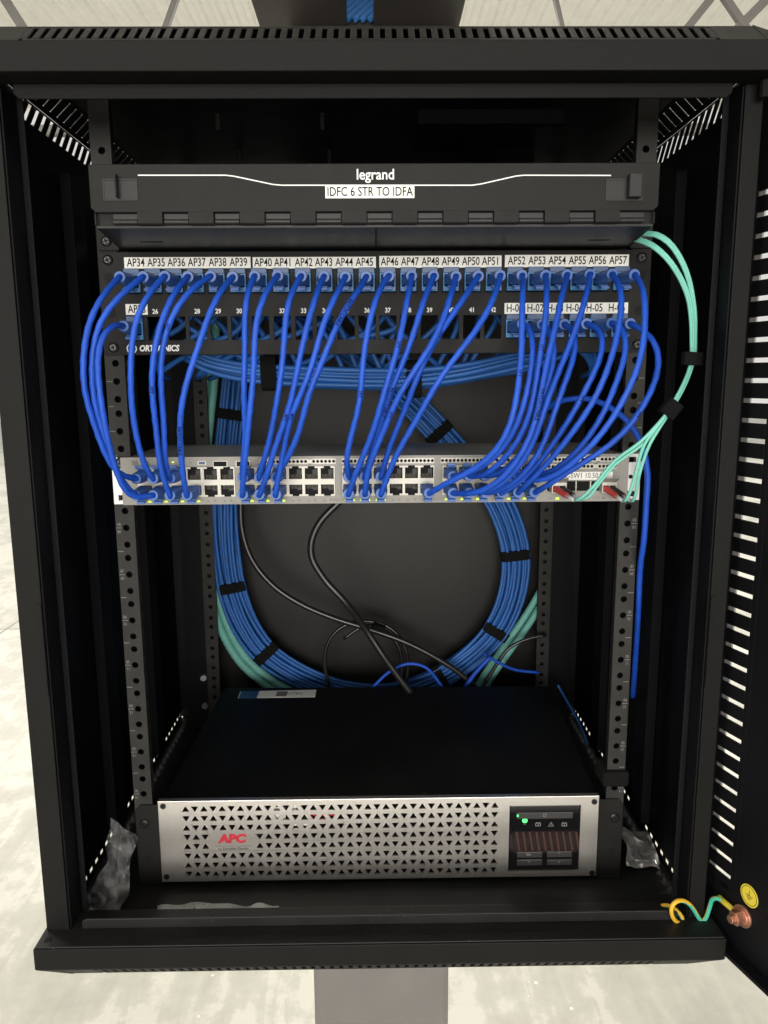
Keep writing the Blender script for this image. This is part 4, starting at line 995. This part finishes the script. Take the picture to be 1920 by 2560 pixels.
# black power cords
def cord(pxs, Y, r_, lab, nm='power_cord', m_='power', cat='power cord'):
    Ys = Y if isinstance(Y, (list, tuple)) else [Y]*len(pxs)
    return tag(MB().tube(spline([at(a*D, b*D, y_) for (a, b), y_ in zip(pxs, Ys)], 6), r_, 10).build(nm, m_, smooth=True), lab, cat)
cord([(524, 1040), (520, 1095), (524, 1150), (545, 1210), (590, 1265), (650, 1305), (720, 1335), (790, 1357), (870, 1385), (940, 1420), (1000, 1460), (1040, 1500)], 310, 3.9, 'black power cord sweeping from left under the switch to lower right')
cord([(760, 1060), (725, 1092), (690, 1130), (673, 1170), (674, 1205), (700, 1250), (745, 1300), (790, 1360), (830, 1420), (870, 1475), (890, 1500)], [250]*7+[262]*4, 4.5, 'thicker black power cord bending down the middle of the rear panel')
cord([(720, 1510), (702, 1440), (708, 1390), (735, 1357), (780, 1342), (830, 1350), (862, 1375), (880, 1420), (876, 1475), (860, 1505)], 325, 2.6, 'thin black cord looped low in the middle behind the battery unit')
cord([(742, 1380), (790, 1352), (830, 1362), (860, 1395), (868, 1440), (862, 1500)], 333, 2.4, 'short black cord arc inside the low loop behind the battery unit')
p_ = at(818*D, 1357*D, 316); s_ = strap_ring(None, p_, (1, 0, -.35), 8, 12, 17); tag(s_, 'black strap tying the power cords where they cross', 'velcro strap')
cord([(800, 1490), (840, 1452), (880, 1434), (920, 1442), (960, 1490)], 290, 2.2, 'thin blue cable arch just behind the battery unit', 'thin_cable', 'cable', 'cable')
cord([(1000, 1490), (1030, 1450), (1060, 1418)], 300, 3, 'short bright blue cable stub leaning on the lower right of the coil', 'thin_cable', 'cable', 'cable')
cord([(1045, 1412), (1075, 1430), (1110, 1446), (1165, 1453)], 310, 2.2, 'thin blue cable running right from the coil to the rear rail', 'thin_cable', 'cable', 'cable')
cord([(1205, 1480), (1225, 1515), (1250, 1560), (1266, 1600), (1275, 1650)], 285, 1.6, 'dim blue cable drooping on the right side behind the battery unit', 'thin_cable', 'bulk', 'cable')
cord([(1180, 1372), (1140, 1380), (1100, 1400), (1070, 1440), (1040, 1490)], 320, 2.4, 'dark cords behind the right conduits at the lower right', 'power_cord')

# ================================================================== AQUA FIBRE CORDS
Zr = lambda x_, y_: (1600+x_/1.844, y_/1.844)
Zs = lambda x_, y_: (1350+x_/4.74, 1100+y_/4.74)
GF = 'aqua fibre cords'
upperA = [(Zr(-20, 1062), -30), (Zr(20, 1076), -38), (Zr(75, 1082), -48), (Zr(130, 1115), -52), (Zr(185, 1190), -52), (Zr(225, 1290), -50), (Zr(250, 1440), -46), (Zr(252, 1550), -42), (Zr(248, 1650), -40)]
upperB = [(Zr(-30, 1098), -30), (Zr(0, 1108), -38), (Zr(55, 1130), -48), (Zr(120, 1185), -52), (Zr(180, 1270), -52), (Zr(222, 1370), -50), (Zr(238, 1480), -46), (Zr(240, 1570), -42), (Zr(240, 1650), -40)]
lower = [(Zr(225, 1720), -46), (Zr(190, 1800), -56), (Zr(150, 1870), -60), (Zr(118, 1920), -62)]
endsA = [[(Zs(1180, 30), -62), (Zs(1010, 150), -60), (Zs(880, 250), -58), (Zs(750, 400), -56), (Zs(650, 530), -54), (Zs(540, 640), -50), (Zs(470, 695), -46), (Zs(410, 715), -40)],
         [(Zs(1215, 50), -60), (Zs(1050, 170), -58), (Zs(900, 280), -56), (Zs(775, 420), -54), (Zs(680, 540), -52), (Zs(600, 650), -48), (Zs(520, 700), -44), (Zs(470, 700), -38)]]
endsB = [[(Zs(1250, 30), -62), (Zs(1195, 160), -60), (Zs(1150, 330), -58), (Zs(1110, 480), -54), (Zs(1065, 620), -50), (Zs(1020, 710), -46), (Zs(985, 722), -40)],
         [(Zs(1305, 40), -62), (Zs(1240, 200), -60), (Zs(1185, 380), -58), (Zs(1155, 520), -54), (Zs(1135, 640), -48), (Zs(1105, 715), -44), (Zs(1075, 718), -38)]]
def fcord(upp, ends, lab, sx_):
    th = thing('fibre_patch_cord', lab, 'fibre cord', (sx_, -30, -212), GF)
    for k in range(2):
        o = 1.7*(k-.5)*2/2
        P = [at(a[0]+(k-.5)*4.2, a[1]-(k-.5)*5, y_) for a, y_ in upp]+[at(a[0]+(k-.5)*4, a[1]+(k-.5)*3, y_+(k-.5)*3) for a, y_ in lower]
        P += [at(*a, y_) for a, y_ in ends[k]]
        MB().tube(spline(P, 5), 1.45, 8).build('strand', 'aqua', th, smooth=True)
        tip = P[-1]; x_ = sx_+(-3.0 if k == 0 else 3.0); a_ = Vector((x_, -14, -209.3))
        b_ = Vector((x_, -34, -210.0)); b_ = a_.lerp(tip, .62)
        MB().tube([a_, a_.lerp(b_, .5), b_], lambda q: 3.0-.4*q, 12).build('connector_boot', 'red' if k == 0 else 'blackboot', th, smooth=False)
        MB().tube([b_, b_.lerp(tip, .5), tip], lambda q: 1.9-.3*q, 10).build('strain_relief', 'clear', th, smooth=True)
fcord(upperA, endsA, 'aqua fibre cord ending at the left transceiver of the switch', SFPX[0])
fcord(upperB, endsB, 'aqua fibre cord ending at the right transceiver beside the switch ear', SFPX[1])
p_ = at(1496*D, 775*D, -42); s_ = strap_ring(None, p_, (.05, 0, 1), 14, 8, 11); tag(s_, 'black velcro strap holding the aqua cords to the cabinet side', 'velcro strap')
a = MB().box(p_.x+6, 279, -44, -40, p_.z-4, p_.z+4); tag(a.build('strap_tail', 'velcro'), 'flat black strap tail tying the aqua cords to the right post', 'strap')
p_ = at(*Zr(140, 1885), -61); s_ = strap_ring(None, p_, (.75, 0, 1), 11, 10, 14); tag(s_, 'black round velcro strap where the aqua cords fan out', 'velcro strap')
p_ = at(1330*D, 1682*D, -3); s_ = MB().box(p_.x-13, p_.x+13, -6, 26, p_.z-8, p_.z+8)
tag(s_.build('velcro_strap', 'velcro', bevel=3), 'black velcro strap wrapped round the right rail above the battery unit', 'velcro strap')

# ================================================================== EARTH WIRE
Zg = lambda x_, y_: (1600+x_/4.81, 2100+y_/4.81)
gw = [((180, 870), -60), ((215, 815), -63), ((290, 788), -68), ((370, 800), -74), ((440, 848), -80), ((500, 920), -84), ((508, 975), -86), ((470, 995), -88), ((415, 960), -90), ((378, 870), -92), ((388, 790), -93), ((440, 738), -92), ((510, 728), -90), ((590, 768), -88), ((655, 850), -87), ((705, 935), -87), ((752, 978), -87), ((795, 930), -87), ((835, 815), -87), ((872, 715), -88), ((930, 702), -91), ((1000, 735), -94)]
et = thing('earth_wire', 'curly yellow and green earth wire bolted to the open door', 'earth wire', at(*Zg(500, 990), -86))
P = [at(*Zg(*q), y_) for q, y_ in gw]; S = spline(P, 2.5)
MB().tube(S, 1.9, 12, matfn=lambda i, k: 1 if (k+int(i*.22)+5) % 12 < 6 else 0).build('jacket', ['yellow', 'green'], et, smooth=True)
e_ = P[-1]; tgt = nu-dn*3
MB().tube([e_-(tgt-e_)*.25, e_.lerp(tgt, .3), e_.lerp(tgt, .68)], lambda q: 2.7-.3*q, 10).build('crimp_sleeve', 'sticker', et, smooth=True)
MB().tube([e_.lerp(tgt, .6), e_.lerp(tgt, .95)], 3, 8).build('ring_terminal', 'copper', et)

# ================================================================== BAGS
def crumple(quad_, nu_, nv_, amp, seed, thick_dir, jag=1.5):
    from mathutils import noise as NZ
    rnd = random.Random(seed); a, b, c, d = [Vector(q) for q in quad_]; vs = []; td = Vector(thick_dir).normalized()
    for side in (1, -1):
        for j in range(nv_+1):
            for i in range(nu_+1):
                u, v = i/nu_, j/nv_; edge = i in (0, nu_) or j in (0, nv_)
                uu = u if edge else u+rnd.uniform(-.35, .35)/nu_; vv = v if edge else v+rnd.uniform(-.35, .35)/nv_
                p_ = a.lerp(b, uu).lerp(d.lerp(c, uu), vv)
                k = max(0, uu*(1-uu)*4)**.5*max(0, vv*(1-vv)*4)**.5
                w = abs(NZ.noise(p_*.045+Vector((seed, side*3, 0)))); e = NZ.noise(p_*.05+Vector((seed, 0, 7)))
                q = p_+td*(side*k*amp*(.25+1.3*w)+e*amp*.6+(0 if edge else rnd.uniform(-jag, jag)))
                q += Vector((NZ.noise(p_*.05+Vector((9, seed, 0)))*7, 0, NZ.noise(p_*.055+Vector((seed, 4, 0)))*7))
                vs.append(q)
    n1 = (nu_+1)*(nv_+1); fs = []
    for s_ in range(2):
        for j in range(nv_):
            for i in range(nu_):
                q = [s_*n1+j*(nu_+1)+i, s_*n1+j*(nu_+1)+i+1, s_*n1+(j+1)*(nu_+1)+i+1, s_*n1+(j+1)*(nu_+1)+i]
                t1, t2 = ((q[0], q[1], q[2]), (q[0], q[2], q[3])) if rnd.random() < .5 else ((q[0], q[1], q[3]), (q[1], q[2], q[3]))
                for t_ in (t1, t2): fs.append(t_ if s_ else t_[::-1])
    return MB().add(vs, fs)
def B(px_, py_, Y): return at(px_*D, py_*D, Y)
b1 = crumple([B(190, 1978, -45), B(262, 1965, -45), B(296, 1815, -12), B(243, 1762, 0)], 13, 18, 10, 3, (.5, -.8, 0))
tag(b1.build('plastic_bag', 'bag'), 'crumpled clear plastic bag standing in the left corner of the cabinet floor', 'plastic bag')
b2 = crumple([B(1350, 1868, 5), B(1441, 1884, 12), B(1402, 1800, 60), B(1346, 1787, 60)], 13, 12, 8, 11, (-.2, -.9, .3))
tag(b2.build('plastic_bag', 'foil'), 'shiny crumpled silver bag in the right corner beside the battery unit', 'plastic bag')
q = [B(338, 1995, -50), B(607, 1995, -50), B(609, 1950, -36), B(343, 1958, -36)]
b3 = crumple(q, 26, 5, 5, 21, (0, -1, .2), 1)
tag(b3.build('plastic_bag', 'bag_b'), 'flat clear plastic bag lying on the cabinet floor behind the front ledge', 'plastic bag')

for o in list(bpy.data.objects):
    if o.parent is None and 'label' in o.keys() and 'group' not in o.keys():
        g = {'plastic bag': 'plastic bags left in the cabinet', 'power cord': 'black power cords at the rear', 'velcro strap': 'black velcro straps', 'conduit': 'aqua conduits at the rear'}.get(o['category'])
        if o.name.startswith('thin_cable'): g = 'thin blue cables behind the battery unit'
        if o.name.startswith('cable_bundle'): g = 'blue cable bundles'
        if g: o['group'] = g
